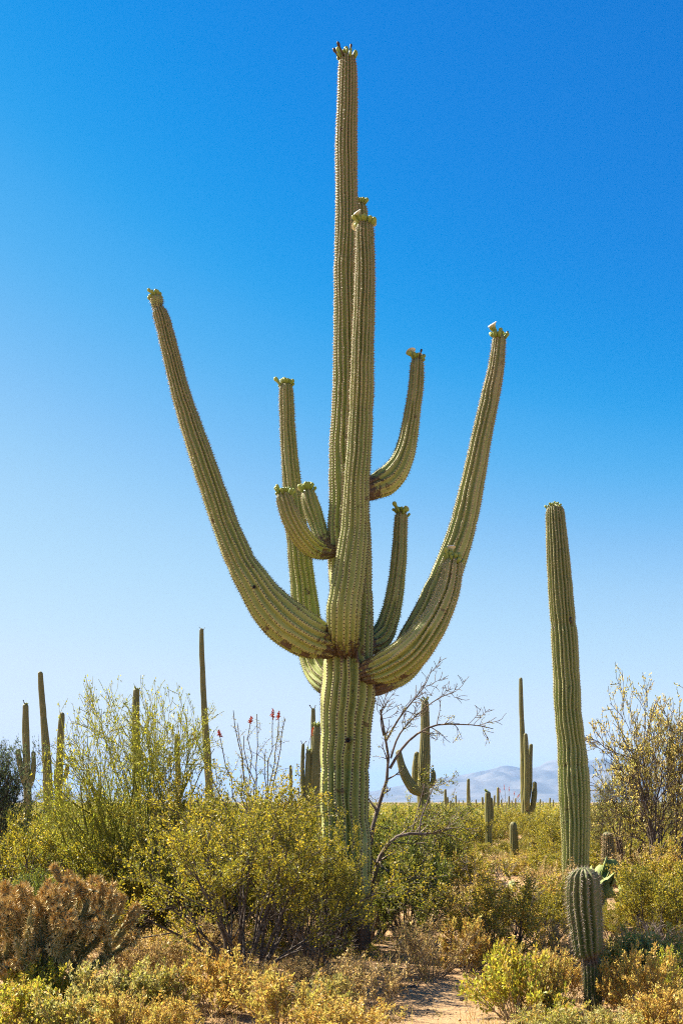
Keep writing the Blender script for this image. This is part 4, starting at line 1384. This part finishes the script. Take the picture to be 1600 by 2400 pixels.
# the scrub beyond, one mass to the horizon
rng = np.random.default_rng(900)
LVs = []
for (a0, a1, cnt, q, ls, hm) in ((44, 100, 760, 200, (0.06, 0.13), 1.75), (100, 300, 2600, 60, (0.12, 0.26), 1.55), (300, 1500, 3600, 26, (0.3, 0.8), 1.5)):
    Yc = np.sqrt(rng.uniform(a0 ** 2, a1 ** 2, cnt))
    Xc = rng.uniform(-0.46, 0.46, cnt) * Yc
    hc = rng.uniform(0.5, 1.0, cnt) * hm
    wc = hc * rng.uniform(0.7, 1.2, cnt)
    m_ = cnt * q
    bi = np.repeat(np.arange(cnt), q)
    dv = unit(rng.normal(0, 1, (m_, 3)))
    dv[:, 2] = np.abs(dv[:, 2])
    p = np.stack([Xc[bi], Yc[bi], 0 * bi], 1) + dv * np.stack([wc[bi], wc[bi], hc[bi]], 1) * (rng.uniform(0.25, 1, (m_, 1)) ** 0.6)
    d = unit(rng.normal(0, 1, (m_, 3)))
    s = unit(np.cross(d, rng.normal(0, 1, (m_, 3))))
    L = rng.uniform(ls[0], ls[1], m_)[:, None]
    Vq = np.stack([p, p + d * L * .5 + s * L * .35, p + d * L, p + d * L * .5 - s * L * .35], 1).reshape(-1, 3)
    Vq[:, 2] = np.maximum(Vq[:, 2], 0.02)
    pal = np.array(CREO[:3] + GREEN[:2] + CREO[4:5])
    c = pal[np.where(rng.uniform(0, 1, m_) < 0.6, rng.choice(6, cnt)[bi], rng.choice(6, m_))] * rng.uniform(0.75, 1.25, (m_, 1))
    LVs.append((Vq, np.arange(m_ * 4).reshape(-1, 4), np.repeat(c, 4, 0)))
V, Fc, C = join_leaves(LVs)
o = mk("desert_scrub", V, Fc, M_LEAF, None, False, cols=C, kind="stuff")
o["label"] = "far-off yellow scrub covering the plain up to the mountains"

# ------------------------------------------------------------------ small things on the sand
rng = np.random.default_rng(950)
nst = 2600
Ys = rng.uniform(6.2, 12.5, nst)
Xs = rng.uniform(-0.38, 0.40, nst) * Ys
ocv = np.array([(1, 0, 0), (0, 1, 0), (-1, 0, 0), (0, -1, 0), (0, 0, 1), (0, 0, -1)], float)
oct_f = np.array([(0, 1, 4), (1, 2, 4), (2, 3, 4), (3, 0, 4), (1, 0, 5), (2, 1, 5), (3, 2, 5), (0, 3, 5)])
rs_ = rng.lognormal(-4.75, 0.45, nst)
Vp = ocv[None] * rs_[:, None, None] * rng.uniform(0.6, 1.3, (nst, 6, 1)) * np.array([1, 1, 0.7])
Vp += np.stack([Xs, Ys, relief(Xs, Ys) + rs_ * 0.3], 1)[:, None]
Fp = (np.arange(nst)[:, None, None] * 6 + oct_f[None]).reshape(-1, 3)
pc = np.array(((0.36, 0.24, 0.15), (0.48, 0.36, 0.24), (0.22, 0.14, 0.09), (0.12, 0.08, 0.06)))[rng.choice(4, nst)]
mk("gravel", Vp.reshape(-1, 3), Fp, M_SPINE, None, False, cols=np.repeat(pc, 6, 0), kind="stuff")["label"] = "small brown gravel strewn on the sand"
# fallen twigs and dead leaves
nt_ = 900
Ys = rng.uniform(6.3, 12.0, nt_)
Xs = rng.uniform(-0.38, 0.40, nt_) * Ys
st = np.stack([Xs, Ys, relief(Xs, Ys) + 0.008], 1)
a_ = rng.uniform(0, 6.283, nt_)
tw = walk(rng, st, np.stack([np.cos(a_), np.sin(a_), 0.06 * rng.uniform(0, 1, nt_)], 1), rng.uniform(0.05, 0.35, nt_), 4, rng.uniform(0.0015, 0.004, nt_), 0.15, 0.0)
V, Fc = tubes([tw], 0.0015, (3,))
mk("fallen_twigs", V, Fc, M_BARK_DEAD, None, True, kind="stuff")["label"] = "thin dead twigs scattered on the sand"
# dry grass
ng = 2400
Ys = rng.uniform(6.3, 14.0, ng)
Xs = rng.uniform(-0.38, 0.40, ng) * Ys
pxs = (Xs * F / Ys + 800) / K
ok = ~((pxs > 915) & (pxs < 1070) & (Ys < 9.6)) | (rng.uniform(0, 1, ng) < 0.12)
st = np.stack([Xs, Ys, relief(Xs, Ys)], 1)[ok]
st = np.repeat(st, 7, 0) + rng.normal(0, 0.03, (len(st) * 7, 3)) * np.array([1, 1, 0])
dd = unit(rng.normal(0, 0.45, st.shape) + np.array([0, 0, 1.0]))
dd[:, 2] = np.abs(dd[:, 2])
ln = rng.uniform(0.05, 0.2, len(st))[:, None]
sd = unit(np.cross(dd, rng.normal(0, 1, dd.shape))) * 0.003
V = np.stack([st - sd, st + sd, st + dd * ln + 0 * sd], 1).reshape(-1, 3)
gc = np.array(STRAW)[rng.choice(4, len(st))]
mk("dry_grass", V, np.arange(len(V)).reshape(-1, 3), M_LEAF, None, False, cols=np.repeat(gc, 3, 0), kind="stuff")["label"] = "short dry straw grass between the shrubs"


def stone(label, x, y, size, seed):
    rng = np.random.default_rng(seed)
    k, n = 9, 6
    ph = np.linspace(0.02, math.pi * 0.62, n)
    th = np.arange(k) * 2 * math.pi / k
    V = np.stack([np.sin(ph)[:, None] * np.cos(th), np.sin(ph)[:, None] * np.sin(th) * 0.8, np.broadcast_to(np.cos(ph)[:, None] * 0.7, (n, k))], -1)
    V = V * (1 + rng.normal(0, 0.09, (n, k, 1))) * size
    I = np.arange(n - 1)[:, None] * k
    J = np.arange(k)[None]
    J2 = (J + 1) % k
    Fc = np.stack([I + J, I + k + J, I + k + J2, I + J2], -1).reshape(-1, 4)
    o = mk("stone", V.reshape(-1, 3), Fc, M_BARK_DARK, None, False)
    g_ = ground_at(x, y)
    o.location = (g_[0], g_[1], relief(g_[0], g_[1]) + 0.1 * size)
    tag(o, label, "stone")


stone("small dark stone on the sandy path by the yellow shrub", 1063, 2288, 0.035, 1)
stone("dark stone in the path's shadow near the gold dome shrub", 950, 2262, 0.03, 2)

# dead branches lying about
def fallen(label, pts, Y, r0, seed):
    rng = np.random.default_rng(seed)
    og = P(pts[0][0], pts[0][1], Y)
    og[2] = 0
    q = px_limb(pts, Y, r0, r0 * 0.35, og, 12)
    l0 = (q[0][None], q[1][None])
    l1 = sprout(rng, *l0, 6, (0.2, 0.95), (25, 60), (0.12, 0.35), 5, 0.55, 0.2, 0.02)
    V, Fc = tubes([l0, l1], 0.002)
    o = mk("dead_branch", V, Fc, M_BARK_DEAD)
    o.location = og
    tag(o, label, "branch")


fallen("pale dead branch lying between the cholla and the largest creosote", [(235, 2205), (270, 2185), (310, 2180), (330, 2186)], 9.2, 0.012, 1)
fallen("dark dead branch on the ground under the largest creosote", [(640, 2262), (690, 2262), (730, 2250), (770, 2258)], 8.9, 0.016, 2)
